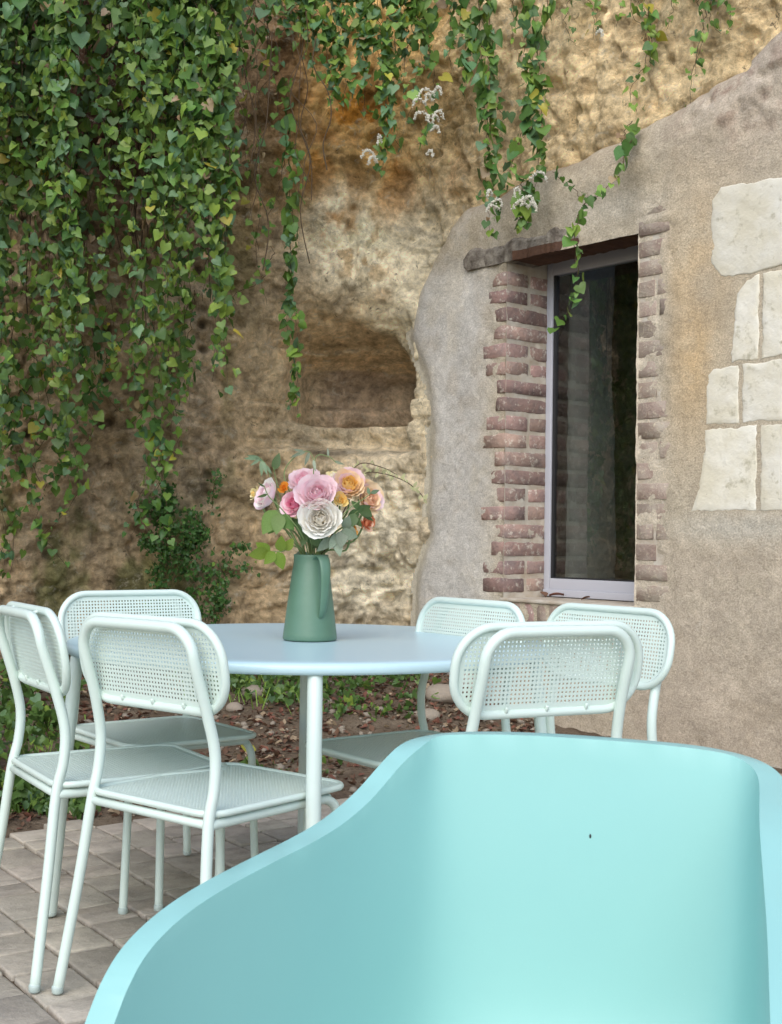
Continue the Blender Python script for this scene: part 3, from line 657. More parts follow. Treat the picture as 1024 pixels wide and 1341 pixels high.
# ------------------------------------------------------------------ TABLE
TX0, TY0, TR = -.217, 3.431, .649
tb = thing('round_table', 'round pale mint metal garden table carrying a green jug of roses', 'table', (TX0, TY0, 0))
b = MB(); zt = .745
b.lathe([(0, zt), (TR*.3, zt), (TR*.6, zt), (TR*.9, zt), (TR-.012, zt), (TR-.004, zt-.003), (TR, zt-.009), (TR, zt-.020), (TR-.004, zt-.027), (TR-.014, zt-.028), (TR-.02, zt-.012), (0, zt-.012)], 128)
b.build('tabletop', M['table'], tb)
b = MB(); b.tube([(.44*math.cos(a), .44*math.sin(a), zt-.028) for a in np.linspace(0, 2*math.pi, 49)[:-1]], .011, 8, closed=True)
b.box((-.44, -.012, zt-.04), (.44, .012, zt-.0125)); b.box((-.012, -.44, zt-.04), (.012, .44, zt-.0126)); b.build('under_frame', M['table_leg'], tb)
for k in range(4):
    a = -math.pi/2+.0835-k*math.pi/2; d = Vector((math.cos(a), math.sin(a), 0))
    b = MB(); b.tube([d*.622+Vector((0, 0, zt-.013)), d*.640+Vector((0, 0, .55)), d*.684+Vector((0, 0, .012))], .0175, 18); lg = b.build('leg', M['table_leg'], tb)
    b = MB(); b.lathe([(0, 0), (.014, 0), (.0175, .004), (.0178, .016), (.0, .016)], 16, tuple(d*.685)); b.build('foot_cap', M['foot'], lg)

# ------------------------------------------------------------------ CHAIRS
def perf(w, h, rc, pitch, hole, th):
    """flat sheet (local x,y; rounded rectangle w x h) pierced by square holes, real thickness"""
    nx = int(w/pitch); ny = int(h/pitch); V = []; F = []
    def inside(x, y, m=0):
        ax = max(0, abs(x)-(w/2-rc)); ay = max(0, abs(y)-(h/2-rc)); return math.hypot(ax, ay) < rc-m
    idx = {}
    def vid(x, y, z):
        ax = max(0, abs(x)-(w/2-rc)); ay = max(0, abs(y)-(h/2-rc)); d = math.hypot(ax, ay)
        if d > rc: 
            x = math.copysign(min(abs(x), w/2-rc)+ax*rc/d, x) if ax else x; y = math.copysign(min(abs(y), h/2-rc)+ay*rc/d, y) if ay else y
        k = (round(x, 5), round(y, 5), z)
        if k not in idx: idx[k] = len(V); V.append((x, y, z))
        return idx[k]
    px_ = w/nx; py_ = h/ny
    for i in range(nx):
        for j in range(ny):
            x0 = -w/2+i*px_; x1 = x0+px_; y0 = -h/2+j*py_; y1 = y0+py_
            ins = [inside(*c) for c in ((x0, y0), (x1, y0), (x1, y1), (x0, y1))]
            if sum(ins) < 2: continue
            solid = not inside((x0+x1)/2, (y0+y1)/2, .016)
            if solid:
                for z in (0, th):
                    q = [vid(x0, y0, z), vid(x1, y0, z), vid(x1, y1, z), vid(x0, y1, z)]
                    if len(set(q)) >= 3: q = list(dict.fromkeys(q)); F.append(tuple(q if z else q[::-1]))
                continue
            mx_, my_ = (px_-hole)/2, (py_-hole)/2
            oc = [(x0, y0), (x1, y0), (x1, y1), (x0, y1)]; ic = [(x0+mx_, y0+my_), (x1-mx_, y0+my_), (x1-mx_, y1-my_), (x0+mx_, y1-my_)]
            for z in (0, th):
                O = [vid(*c, z) for c in oc]; I = [vid(*c, z) for c in ic]
                for k in range(4): l = (k+1) % 4; q = (O[k], O[l], I[l], I[k]); F.append(q if z else q[::-1])
            for k in range(4): l = (k+1) % 4; F.append((vid(*ic[k], 0), vid(*ic[l], 0), vid(*ic[l], th), vid(*ic[k], th)))
    return V, F
def rrect(w, h, rc, n=8):
    P = []
    for cx_, cy_, a0 in ((w/2-rc, h/2-rc, 0), (-w/2+rc, h/2-rc, 90), (-w/2+rc, -h/2+rc, 180), (w/2-rc, -h/2+rc, 270)):
        for k in range(n+1): a = R(a0+90*k/n); P.append((cx_+rc*math.cos(a), cy_+rc*math.sin(a)))
    return P
PT, PBt, PYT, PYB, PW_ = .844, .655, -.019, .0163, .229
HOLE = 1
tilt = math.atan2(PYB-PYT, PT-PBt)
def back_pt(x, y, z=0):      # panel plane: x across, y up the panel, z towards the sitter
    c, s = math.cos(tilt), math.sin(tilt); my = (PYT+PYB)/2; mz = (PT+PBt)/2
    return Vector((x, my-y*s+z*c, mz+y*c+z*s))
hh = math.hypot(PT-PBt, PYT-PYB)
V, F = perf(2*PW_, hh, .084, .0096, .0047, .0016)
me_back = mesh_from('perforated_panel', [back_pt(x, y, z-.001) for x, y, z in V], F, M['mint'], False)
V, F = perf(.40, .435, .05, .0098, .0046, .0016)
me_seat = mesh_from('perforated_sheet', [(x, y+.215, z+.4505) for x, y, z in V], F, M['mint'], False)
def chair_meshes():
    P = {}
    b = MB(); b.tube([back_pt(x, y) for x, y in rrect(2*PW_, hh, .084, 9)], .0098, 12, closed=True); P['panel_rim'] = b
    b = MB(); b.tube([(x, y+.215, .449) for x, y in rrect(.402, .437, .05, 7)], .0078, 10, closed=True); P['seat_rim'] = b
    # back loop with both rear legs is one bent tube
    half = [(.2298, -.0536, .012), (.205, -.022, .25), (.190, -.002, .427), (.1885, .014, .50), (.186, .017, .575), (.181, -.002, .655), (.1785, -.028, .735)]
    c = catmull(half, 6)
    arc = []
    rl = .062; zc = .834-rl
    for k in range(0, 8):
        a = R(90*k/7); arc.append(Vector((.1785-rl+rl*math.cos(a), -.040-.010*math.sin(a), zc+rl*math.sin(a))))
    right = c+arc; left = [Vector((-p.x, p.y, p.z)) for p in reversed(right)]
    b = MB(); b.tube(right+[Vector((0, -.0505, .8345))]+left, .0122, 14); P['back_tube'] = b
    for s in (-1, 1):
        b = MB(); cv = catmull([(s*.190, .0, .427), (s*.188, .15, .4275), (s*.188, .33, .4275), (s*.189, .375, .421), (s*.191, .400, .395), (s*.193, .404, .35), (s*.20, .407, .18), (s*.207, .4086, .012)], 6)
        b.tube(cv, .0112, 12); P['front_leg', s] = b
    for x in (-.10, 0, .10):
        b = MB(); b.tube([back_pt(x, -hh/2+.006, -.006), back_pt(x, -hh/2+.016, -.009)], .004, 8); P['stud', x] = b
    for x in (-.1, .1): b = MB(); b.tube([(x, -.050, .834), (x, -.020, .843)], .005, 8); P['stud', x, 1] = b
    for s in (-1, 1): b = MB(); b.tube([(s*.184, .008, .672), (s*.186, .0135, .662)], .0065, 8); P['stud', s, 2] = b
    for s in (-1, 1):
        for y, x in ((-.0545, .2302), (.4086, .2072)):
            b = MB(); b.lathe([(0, 0), (.010, 0), (.0128, .003), (.0132, .014), (.012, .018), (0, .018)], 14, (s*x, y, 0)); P['foot', s, y] = b
    for x, y in ((.17, .06), (-.17, .06), (.17, .35), (-.17, .35)): b = MB(); b.tube([(x, y, .428), (x, y, .449)], .006, 8); P['spacer', x, y] = b
    for y in (0, .375): b = MB(); b.tube([(.188, y, .4272), (-.188, y, .4272)], .0098, 10); P['cross_bar', y] = b
    return P
CP = chair_meshes(); proto = {}
for k, b in CP.items(): nm = k if isinstance(k, str) else k[0]; proto[k] = mesh_from(nm if nm != 'foot' else 'foot_cap', b.v, b.f, M['foot'] if nm == 'foot' else M['mint'])
def make_chair(x, y, th, label):
    t = thing('garden_chair', label, 'chair', (x, y, 0), R(th)-math.pi/2, 'mint metal chairs round the table')
    bt = link('back_tube', proto['back_tube'], t); back = link('backrest', me_back, t); seat = link('seat', me_seat, t)
    link('panel_rim', proto['panel_rim'], back); link('seat_rim', proto['seat_rim'], seat)
    for k in proto:
        if k[0] == 'stud': link('stud', proto[k], back)
        if k[0] == 'spacer': link('spacer', proto[k], seat)
        if k[0] == 'cross_bar': link('cross_bar', proto[k], t)
    for s in (-1, 1):
        fl = link('front_leg', proto['front_leg', s], t); link('foot_cap', proto['foot', s, .4086], fl); link('foot_cap', proto['foot', s, -.0545], bt)
    return t
make_chair(-.515, 2.710, 51.5, 'mint metal chair nearest at the left, seen from behind, its whole backrest in view')
make_chair(-.857, 3.040, 31.8, 'mint metal chair at the left edge of the picture, partly cut off, facing right')
make_chair(-.79, 3.85, -53.0, 'mint metal chair at the back left, front of its backrest facing the viewer')
make_chair(.223, 3.591, -143.5, 'mint metal chair on the far side of the table just below the brick window jamb')
make_chair(.573, 3.337, -144.3, 'rightmost mint metal chair, its backrest facing the viewer under the window sill')
make_chair(.344, 2.690, 114.4, 'mint metal chair with its back to the viewer directly behind the aqua armchair')

# ------------------------------------------------------------------ AQUA ARMCHAIR in the foreground
arm = thing('tub_armchair', 'large glossy aqua plastic tub armchair in the foreground, open side towards the viewer', 'armchair', (.14, 1.15, 0))
LP = [(.035, 1.425), (-.02, 1.365), (-.085, 1.27), (-.150, 1.175), (-.205, 1.09), (-.240, 1.02)]     # left rim in plan
LZ = [(512, 986), (470, 1040), (400, 1095)]
def rim_from_px(px, py, plan):          # where the sight line over the plan curve meets it
    r = ray(px, py); best = None
    for i in range(len(plan)-1):
        a, b_ = np.array(plan[i]), np.array(plan[i+1])
        for t in np.linspace(0, 1, 41):
            q = a+(b_-a)*t; e = abs(q[0]/q[1]-r[0]/r[1])
            if best is None or e < best[0]: best = (e, q)
    q = best[1]; k = q[1]/r[1]; return Vector((q[0], q[1], CAM_H+r[2]*k))
left_px = [(134, 1330), (150, 1290), (172, 1250), (203, 1215), (240, 1185), (285, 1157), (340, 1128), (400, 1098), (440, 1073), (478, 1040), (508, 1005), (533, 980)]
plan_c = [(p.x, p.y) for p in catmull([(x, y, 0) for x, y in LP], 8)]
rim = [Vector((-.262, .955, .485)), Vector((-.256, .985, .545))]+[rim_from_px(x, y, plan_c) for x, y in left_px]
rim += [at(560, 965, 1.442), at(600, 960, 1.452), at(680, 960.5, 1.452), at(760, 965, 1.445), at(840, 971, 1.435), at(910, 978, 1.42), at(960, 987, 1.405), at(992, 1000, 1.38), at(1012, 1022, 1.34)]
rim += [Vector((.385, 1.25, .755)), Vector((.365, 1.17, .725)), Vector((.34, 1.07, .69)), Vector((.315, .98, .655)), Vector((.295, .90, .61)), Vector((.285, .85, .55)), Vector((.28, .82, .48))]
rimc = rim
cc = catmull(rimc, 6)
for _ in range(6): cc = [cc[0]]+[(cc[i-1]+cc[i]*2+cc[i+1])/4 for i in range(1, len(cc)-1)]+[cc[-1]]
ax0 = (cc[0]+cc[-1])/2; bottomc = Vector((.125, 1.16, .36))
nv = 26; V = []; F = []; nc = len(cc)
for j in range(nv+1):
    t = j/nv
    for i, p in enumerate(cc):
        tt = i/(nc-1); bot = bottomc
        hz = max(.02, p.z-.43)
        # superellipse profile: runs down steeply, then turns into the seat
        a = t*math.pi/2; down = math.sin(a)**1.0; inn = (1-math.cos(a))**3.4
        q = Vector((p.x+(bot.x-p.x)*inn*1.0, p.y+(bot.y-p.y)*inn*1.0, p.z+(.37-p.z)*down))
        # slight outward flare just under the rim, and recline of the back
        V.append(q)
for j in range(1, nv+1):             # the lower the row, the rounder its corners
    row = V[j*nc:(j+1)*nc]
    for _ in range(int(170*(j/nv)**.7)): row = [row[0]]+[(row[i-1]+row[i]*2+row[i+1])/4 for i in range(1, nc-1)]+[row[-1]]
    V[j*nc:(j+1)*nc] = row
for j in range(nv):
    for i in range(nc-1): F.append((j*nc+i, j*nc+i+1, (j+1)*nc+i+1, (j+1)*nc+i))
me = mesh_from('shell', V, F, M['teal']); so = link('shell', me, None)
so.parent = arm; so.matrix_parent_inverse = arm.matrix_world.inverted(); me.transform(Matrix.Translation((-.14, -1.15, 0))); so.matrix_parent_inverse = Matrix()
md = so.modifiers.new('solid', 'SOLIDIFY'); md.thickness = .028; md.offset = 0; md.use_even_offset = False
mb_ = so.modifiers.new('bevel', 'BEVEL'); mb_.width = .0136; mb_.segments = 6; mb_.limit_method = 'ANGLE'; mb_.angle_limit = R(50)
for s1, s2 in ((-.13, .17), (.16, .13), (-.19, -.12), (.12, -.17)):
    b = MB(); b.tube([(s1*.55, s2*.55, .37), (s1*.8, s2*.8, .35), (s1*1.2, s2*1.2, .012)], [.016, .016, .011], 14); b.build('leg', M['teal'], arm)
sp = at(773, 1095, 1.40); bm = bmesh.new(); bmesh.ops.create_uvsphere(bm, u_segments=8, v_segments=6, radius=.0016); me = bpy.data.meshes.new('speck'); bm.to_mesh(me); bm.free(); me.materials.append(M['gasket'])
SPECK = me

# ------------------------------------------------------------------ JUG
vz = .7455; VX0, VY0 = -.2155, 3.40
jug = thing('jug', 'sage green metal jug standing on the round table, holding the roses', 'jug', (VX0, VY0, vz), R(-62))
prof = [(0, .004), (.066, .004), (.071, .001), (.0735, .006), (.0725, .018), (.069, .045), (.0645, .085), (.0585, .13), (.0525, .175), (.0475, .205), (.0462, .222), (.0475, .230), (.0468, .2325), (.045, .230), (.0438, .22), (.046, .20), (.055, .13), (.066, .03), (0, .02)]
b = MB(); b.lathe(prof, 64)
for v in b.v:      # pouring lip opposite the handle
    k = max(0, (v.z-.19)/.04); a = math.atan2(v.y, v.x); w = math.exp(-((abs(a)-math.pi)/.45)**2); v.x -= .022*k*k*w; v.z += .008*k*w
b.build('body', M['vase'], jug)
hp = catmull([(.045, 0, .222), (.062, 0, .230), (.083, 0, .222), (.094, 0, .195), (.095, 0, .16), (.090, 0, .12), (.080, 0, .085), (.067, 0, .066), (.062, 0, .072)], 6)
V = []; F = []; n_ = len(hp)
for i, p in enumerate(hp):
    T = ((hp[min(i+1, n_-1)]-hp[max(i-1, 0)])).normalized(); Nn = Vector((T.z, 0, -T.x)); t = i/(n_-1); w = .0165*(1-.62*max(0, t-.25)/.75)
    for k in range(10):
        a = 2*math.pi*k/10; V.append(p+Vector((0, 1, 0))*math.cos(a)*w+Nn*math.sin(a)*.0032)
for i in range(n_-1):
    for k in range(10): l = (k+1) % 10; F.append((i*10+k, i*10+l, (i+1)*10+l, (i+1)*10+k))
F += [tuple(range(10))[::-1], tuple((n_-1)*10+k for k in range(10))]
link('handle', mesh_from('handle', V, F, M['vase']), jug)

# ------------------------------------------------------------------ leaf meshes
def heart_leaf(m, L_=1.0, w=.86, fold=.18, curl=.25, seedv=0):
    rnd = random.Random(seedv); half = [(0, 0), (.18, .15), (.40, .13), (.52, -.06), (.50, -.32), (.34, -.60), (.12, -.84), (0, -1.0)]
    V = []; F = []
    cen = [(0, 0), (0, -.10), (0, -.22), (0, -.36), (0, -.50), (0, -.66), (0, -.86), (0, -1.0)]
    def z(x, y): return fold*abs(x)-curl*(y*y)*.6+.05*math.sin(y*7+seedv)*abs(x)*2
    c0 = len(V)
    for x, y in cen: V.append((x, -z(x, y), y))
    for s in (-1, 1):
        ids = [0]
        for k, (x, y) in enumerate(half[1:-1]):
            xx = x*s*w/.86*(1+rnd.uniform(-.13, .13)); ids.append(len(V)); V.append((xx, -z(xx, y), y+rnd.uniform(-.04, .04)))
        ids.append(7)
        for k in range(7):
            q = [k if k else 0, ids[k], ids[k+1], k+1]; q = list(dict.fromkeys(q))
            if len(q) >= 3: F.append(tuple(q if s > 0 else q[::-1]))
    return [tuple(c*L_ for c in v) for v in V], F
def lance_leaf(n=6, w=.22, curl=.3):
    V = []; F = []
    for i in range(n+1):
        t = i/n; ww = w*math.sin(math.pi*(t**.75))**.9+.004
        V += [(-ww, -.05*ww*3+curl*t*t*.5, -t), (0, curl*t*t*.5, -t), (ww, -.05*ww*3+curl*t*t*.5, -t)]
    for i in range(n): F += [(i*3, i*3+1, i*3+4, i*3+3), (i*3+1, i*3+2, i*3+5, i*3+4)]
    return V, F
HV = [heart_leaf(None, 1, (.92, .80, .98, .70)[k], (.10, .34, .2, .5)[k], (.2, .45, .1, .6)[k], k) for k in range(4)]
HEART = {(mi, k): mesh_from('leaf', *HV[k], LEAF[mi]) for mi in range(6) for k in range(4)}
def tri(F):
    out = []
    for f in F:
        for k in range(1, len(f)-1): out.append((f[0], f[k], f[k+1]))
    return np.array(out)
HVn = [(np.array(v), tri(f)) for v, f in HV]
def leaf_cloud(name, items, mats, parent=None, shapes=HVn):
    """items: list of (pos, euler matrix 3x3, size, material index, shape index) -> ONE mesh"""
    Vs = []; Fs = []; Ms = []; k = 0
    for pos, m3, sc, mi, sh in items:
        v, f = shapes[sh]; w = (v*sc) @ m3.T+pos; Vs.append(w); Fs.append(f+k); Ms.append(np.full(len(f), mi)); k += len(v)
    return link(name, mesh_np(name, np.concatenate(Vs), np.concatenate(Fs), mats, np.concatenate(Ms)), parent)
def leaf_rot(rnd, yaw0=0, ys=.85, tilt0=.42, ts=.42, rs=.6):
    return Euler((-(tilt0+rnd.gauss(0, ts)), rnd.gauss(0, rs), yaw0+rnd.gauss(0, ys)), 'YXZ' if False else 'XYZ').to_matrix()
def in_view(p):
    px = p[0]/p[1]*FPX+512; py = 703-(p[2]-CAM_H)/p[1]*FPX; return -10 < px < 1034 and -10 < py < 1350

def make_vine(name, label, strands, group, size=.055, gap=.028, spread=.035, weights=(5, 3, 2.6, 2.6, .14, .14), seedv=1, indiv=300, thin=1.0, flowers=()):
    """strands: list of lists of points; leaves spring alternately from each hanging stem"""
    rnd = random.Random(seedv); root = thing(name, label, 'climbing plant', tuple(strands[0][0]), 0, group); o0 = Vector(strands[0][0])
    st = MB(); items = []
    for S in strands:
        pts = catmull([Vector(p) for p in S], 5); pts = [p+Vector((rnd.gauss(0, .006), rnd.gauss(0, .006), 0)) for p in pts]
        st.tube([p-o0 for p in pts], [.0026*(1-.6*i/len(pts)) for i in range(len(pts))], 5, caps=False)
        acc = 0; sgn = 1
        for i in range(len(pts)-1):
            a, b_ = pts[i], pts[i+1]; L_ = (b_-a).length; acc += L_
            while acc > gap:
                acc -= gap*rnd.uniform(.6, 1.4)/thin; t = rnd.random(); p = a.lerp(b_, t)
                ph = rnd.gauss(0, .8)+(0 if rnd.random() < .7 else math.pi); d = Vector((math.sin(ph)*sgn, -abs(math.cos(ph)), 0)); sgn = -sgn
                q = p+d*spread*rnd.uniform(.3, 1.3)+Vector((0, 0, rnd.uniform(-.01, .02)))
                m3 = leaf_rot(rnd, yaw0=math.atan2(d.x, -d.y)*.5)
                sc = size*rnd.choice([.45, .6, .75, .9, 1, 1.1, 1.3])*rnd.uniform(.9, 1.1)*(1-.35*(i/len(pts))**3)
                items.append((q-o0, np.array(m3), sc, rnd.choices(range(6), weights)[0], rnd.randrange(4)))
    key = [(-(it[2]/(it[0]+o0)[1])-(5 if in_view(it[0]+o0) else 0)+(it[0].y)*.02, n_) for n_, it in enumerate(items)]; key.sort()
    ids = [n_ for _, n_ in key]
    for n_ in ids[:indiv]:
        pos, m3, sc, mi, sh = items[n_]; o = link('leaf', HEART[mi, sh], root); o.location = pos; o.rotation_euler = Matrix(m3.tolist()).to_euler(); o.scale = (sc,)*3
    rest = [items[n_] for n_ in ids[indiv:]]
    if rest: tag(leaf_cloud('foliage', [(np.array(p), m, s, k, h) for p, m, s, k, h in rest], LEAF, root), kind='stuff')
    st.build('stem', M['stem'], root)
    for (p0, length, n_) in flowers:
        for q in range(n_):
            fb = MB(); a = rnd.uniform(-1.2, 1.2); st_ = Vector(p0)+Vector((rnd.gauss(0, .03), -.03, rnd.uniform(-.12, .12)))-o0
            ctl = [st_, st_+Vector((math.sin(a)*length*.4, -.02, length*.2)), st_+Vector((math.sin(a)*length*.8, -.03, length*.15)), st_+Vector((math.sin(a)*length, -.03, -.02))]
            for p in catmull(ctl, 7):
                for _ in range(4):
                    c = p+Vector((rnd.gauss(0, .004), rnd.gauss(0, .004), rnd.gauss(0, .004))); r_ = rnd.uniform(.003, .0055)
                    fb.add([c+Vector(v)*r_ for v in ((1, 0, 0), (-1, 0, 0), (0, 1, 0), (0, -1, 0), (0, 0, 1), (0, 0, -1))], [(0, 2, 4), (2, 1, 4), (1, 3, 4), (3, 0, 4), (2, 0, 5), (1, 2, 5), (3, 1, 5), (0, 3, 5)])
            fb.build('flower_spray', M['white_fl'], root)
    return root
rr_ = random.Random(5)
def drop(px0, py0, px1, py1, Y, n=5, wob=6, Y1=None):
    """hanging stem surveyed between two pixels at distance Y"""
    out = []
    for i in range(n+1):
        t = i/n; e = at(px0+(px1-px0)*t+rr_.gauss(0, wob)*(1 if 0 < i else 0), py0+(py1-py0)*t, Y+(0 if Y1 is None else (Y1-Y)*t)+rr_.gauss(0, .02)); out.append(e)
    return out
VG = 'vines hanging over the rock face'
# the dense curtain on the left, in several plants
def curtain(x0, x1, n, ylo, yhi, Y0, Y1, top=-90):
    S = []
    for i in range(n):
        x = x0+(x1-x0)*(i+rr_.random())/n; e = rr_.uniform(ylo, yhi); Y = rr_.uniform(Y0, Y1); S.append(drop(x, top-rr_.uniform(0, 40), x+rr_.gauss(0, 12), e, Y, 6, 7))
    return S
make_vine('climbing_vine', 'dense green vine curtain covering the far left edge of the rock face',
          curtain(-60, 100, 20, 380, 660, 6.2, 6.75)+curtain(-60, 100, 18, 60, 330, 6.15, 6.6), VG, .057, .0195, .056, seedv=1)
make_vine('climbing_vine', 'thickest cascade of heart shaped leaves hanging at the upper left with bluish green clumps',
          curtain(95, 310, 18, 280, 540, 6.45, 7.0)+curtain(110, 315, 18, 40, 300, 6.35, 6.8)+curtain(185, 300, 11, 120, 400, 6.3, 6.6), VG, .057, .0195, .056, seedv=2)
make_vine('climbing_vine', 'sparse creeper trailing down the mossy rubble at the left above the chairs',
          [drop(20, 420, 10, 760, 6.9, 5, 12), drop(60, 480, 80, 745, 6.95, 5, 14), drop(110, 440, 120, 560, 7.0), drop(0, 400, 30, 640, 6.85), drop(90, 500, 70, 700, 6.95, 5, 14), drop(200, 420, 205, 720, 7.15, 5, 10), drop(230, 430, 215, 640, 7.1, 5, 10),
           drop(180, 430, 190, 560, 7.1, 5, 12), drop(255, 380, 240, 520, 7.15), drop(140, 400, 130, 520, 7.05), drop(45, 400, 50, 620, 6.85, 5, 14), drop(210, 560, 225, 735, 7.2), drop(-20, 420, 0, 740, 6.85, 5, 12), drop(35, 500, 25, 735, 6.9, 5, 14), drop(75, 420, 60, 650, 6.9, 5, 14), drop(120, 430, 100, 640, 6.95, 5, 14), drop(160, 420, 150, 540, 7.05, 5, 12), drop(195, 520, 190, 700, 7.2, 5, 12), drop(230, 360, 235, 560, 7.1, 5, 10)], VG, .054, .028, .055, seedv=3, weights=(5, 3, 2, 3, .4, .6))
make_vine('climbing_vine', 'narrow leafy strand ending left of the niche, second from the curtain edge', [drop(285, -60, 290, 470, 6.9, 6, 7), drop(300, -60, 282, 500, 6.95, 6, 7), drop(270, 120, 292, 430, 6.85, 6, 7)], VG, .062, .030, .035, seedv=4)
make_vine('climbing_vine', 'long single strand of leaves hanging down in front of the niche', [drop(375, 100, 388, 548, 7.15, 7, 4), drop(382, 190, 385, 540, 7.12, 7, 5)], VG, .066, .025, .026, seedv=5, weights=(5, 5, 3, 2, .1, 0))
make_vine('climbing_vine', 'thin straggly vine with small yellowish leaves on the brown rock between curtain and long strand', [drop(335, -60, 340, 330, 7.1, 6, 10), drop(355, 0, 345, 400, 7.15, 6, 10), drop(370, -60, 372, 130, 7.1), drop(320, 40, 330, 240, 7.05), drop(380, 170, 345, 330, 7.15), drop(360, 330, 300, 400, 7.2)], VG, .040, .06, .04, seedv=6, weights=(4, 2, 1, 5, .8, .5))
make_vine('climbing_vine', 'bushy vine clump at the top centre reaching down to the ochre rock',
          [drop(x, -90, x+rr_.gauss(0, 10), e, 7.0, 5, 6) for x, e in ((405, 60), (425, 120), (440, 150), (455, 130), (470, 155), (480, 110), (490, 190), (505, 160), (515, 200), (522, 235), (525, 120), (540, 90), (385, 50), (410, 95), (448, 70), (462, 110), (432, 140), (395, 85), (590, 60), (470, 60), (500, 100), (395, 30), (430, 60), (350, 90), (330, 60), (360, 40), (310, 100), (550, 40), (560, 70))], VG, .058, .021, .042, seedv=7)
make_vine('climbing_vine', 'vine strand with white flower sprays at the top centre', [drop(570, -60, 560, 190, 7.05, 6, 5), drop(585, -60, 590, 90, 7.05), drop(555, 20, 545, 160, 7.0)], VG, .060, .028, .035, seedv=8, flowers=[(at(566, 150, 6.98), .10, 7), (at(565, 178, 6.98), .07, 3), (at(488, 200, 6.95), .10, 3)])
make_vine('climbing_vine', 'vine strand reaching the plaster edge, left of the pair above the window', [drop(625, -60, 640, 310, 6.95, 7, 5), drop(650, -60, 638, 250, 6.93, 7, 5), drop(632, 60, 650, 210, 6.93), drop(610, -60, 608, 130, 7.0)], VG, .064, .024, .034, seedv=9, weights=(4, 6, 2, 1.5, .1, .1))
make_vine('climbing_vine', 'longest leafy strand above the window with a white flower spray at its tip', [drop(700, -60, 688, 300, 6.75, 7, 5), drop(712, -60, 700, 230, 6.72, 7, 5), drop(690, -60, 697, 180, 6.75), drop(705, 100, 650, 290, 6.75, 5, 4), drop(690, 230, 684, 305, 6.72)], VG, .064, .023, .032, seedv=10, flowers=[(at(690, 250, 6.68), .11, 6), (at(650, 285, 6.68), .08, 3)])
make_vine('climbing_vine', 'sideways trailing sprig that dips over the wooden lintel in front of the window pane', [[at(828, 178, 6.35), at(815, 215, 6.3), at(800, 240, 6.3), at(770, 262, 6.3), at(740, 240, 6.3), at(722, 225, 6.3)], [at(770, 262, 6.3), at(752, 300, 6.3), at(757, 350, 6.28), at(752, 395, 6.28), at(722, 432, 6.28)]], VG, .056, .030, .026, seedv=11, weights=(5, 4, 1, 3, .1, .1))
make_vine('climbing_vine', 'short vine strand with a yellowing leaf beside the plaster top edge', [drop(845, -60, 848, 90, 6.5), drop(850, 10, 828, 150, 6.45), drop(826, 160, 816, 190, 6.42, 2, 2)], VG, .055, .032, .032, seedv=12, weights=(4, 4, 1, 3, .8, .1))
make_vine('climbing_vine', 'uppermost right vine strand with yellow leaves near the corner of the picture', [drop(885, -60, 878, 40, 6.3), drop(925, -60, 915, 100, 6.2), drop(935, -60, 905, 140, 6.2), drop(940, -60, 935, 45, 6.2), drop(960, -60, 955, 40, 6.1)], VG, .040, .036, .03, seedv=13, weights=(4, 3, 1, 4, 1.3, .3))
make_vine('climbing_vine', 'thin vine twigs across the golden rock at the top between the two strand groups', [drop(760, -60, 775, 50, 6.8), drop(785, -60, 780, 40, 6.75), drop(742, -60, 745, 60, 6.8), drop(800, -60, 812, 35, 6.7), drop(820, -60, 840, 60, 6.6), drop(660, -60, 668, 60, 6.9)], VG, .038, .04, .035, seedv=14, flowers=[(at(775, 20, 6.75), .05, 1)], weights=(4, 3, 1, 3, .5, .2))
# bare roots and dry stems behind the curtain
dr_ = MB()
for i in range(60):
    x = rr_.uniform(0, 420); y0 = rr_.uniform(-60, 120); y1 = y0+rr_.uniform(120, 360); dr_.tube(catmull(drop(x, y0, x+rr_.gauss(0, 14), y1, rr_.uniform(6.7, 7.1), 5, 9), 4), rr_.uniform(.0018, .004), 5, caps=False)
tag(dr_.build('hanging_roots', M['stem']), 'tangle of thin bare roots and dry stems hanging behind the vine leaves', 'roots', kind='stuff')

# ------------------------------------------------------------------ dark shrub growing at the foot of the cliff
rnd = random.Random(3); sh = thing('shrub', 'dark small leaved shrub clinging to the foot of the rock behind the back left chair', 'shrub', tuple(at(245, 830, 7.25)))
o0 = sh.location.copy(); items = []; stm = MB()
for i in range(44):
    base = at(rnd.gauss(240, 34), rnd.uniform(660, 850), 7.45); tip = base+Vector((rnd.gauss(0, .10), -rnd.uniform(.02, .14), rnd.uniform(-.12, .20)))
    if i % 6 == 0: tip.z += .06
    c = catmull([base-o0, (base+tip)/2-o0+Vector((0, -.03, .05)), tip-o0], 5); stm.tube(c, .0022, 4, caps=False)
    for p in c:
        for _ in range(6): items.append((np.array(p+Vector((rnd.gauss(0, .025),)*1+(rnd.gauss(0, .02), rnd.gauss(0, .025)))), np.array(leaf_rot(rnd, 0, 1.2, .5, .7, 1.2)), rnd.uniform(.012, .028), rnd.choices([0, 1, 3], [.6, 8, .15])[0], rnd.randrange(4)))
tag(leaf_cloud('foliage', items, LEAF, sh), kind='stuff'); stm.build('stem', M['stem'], sh)

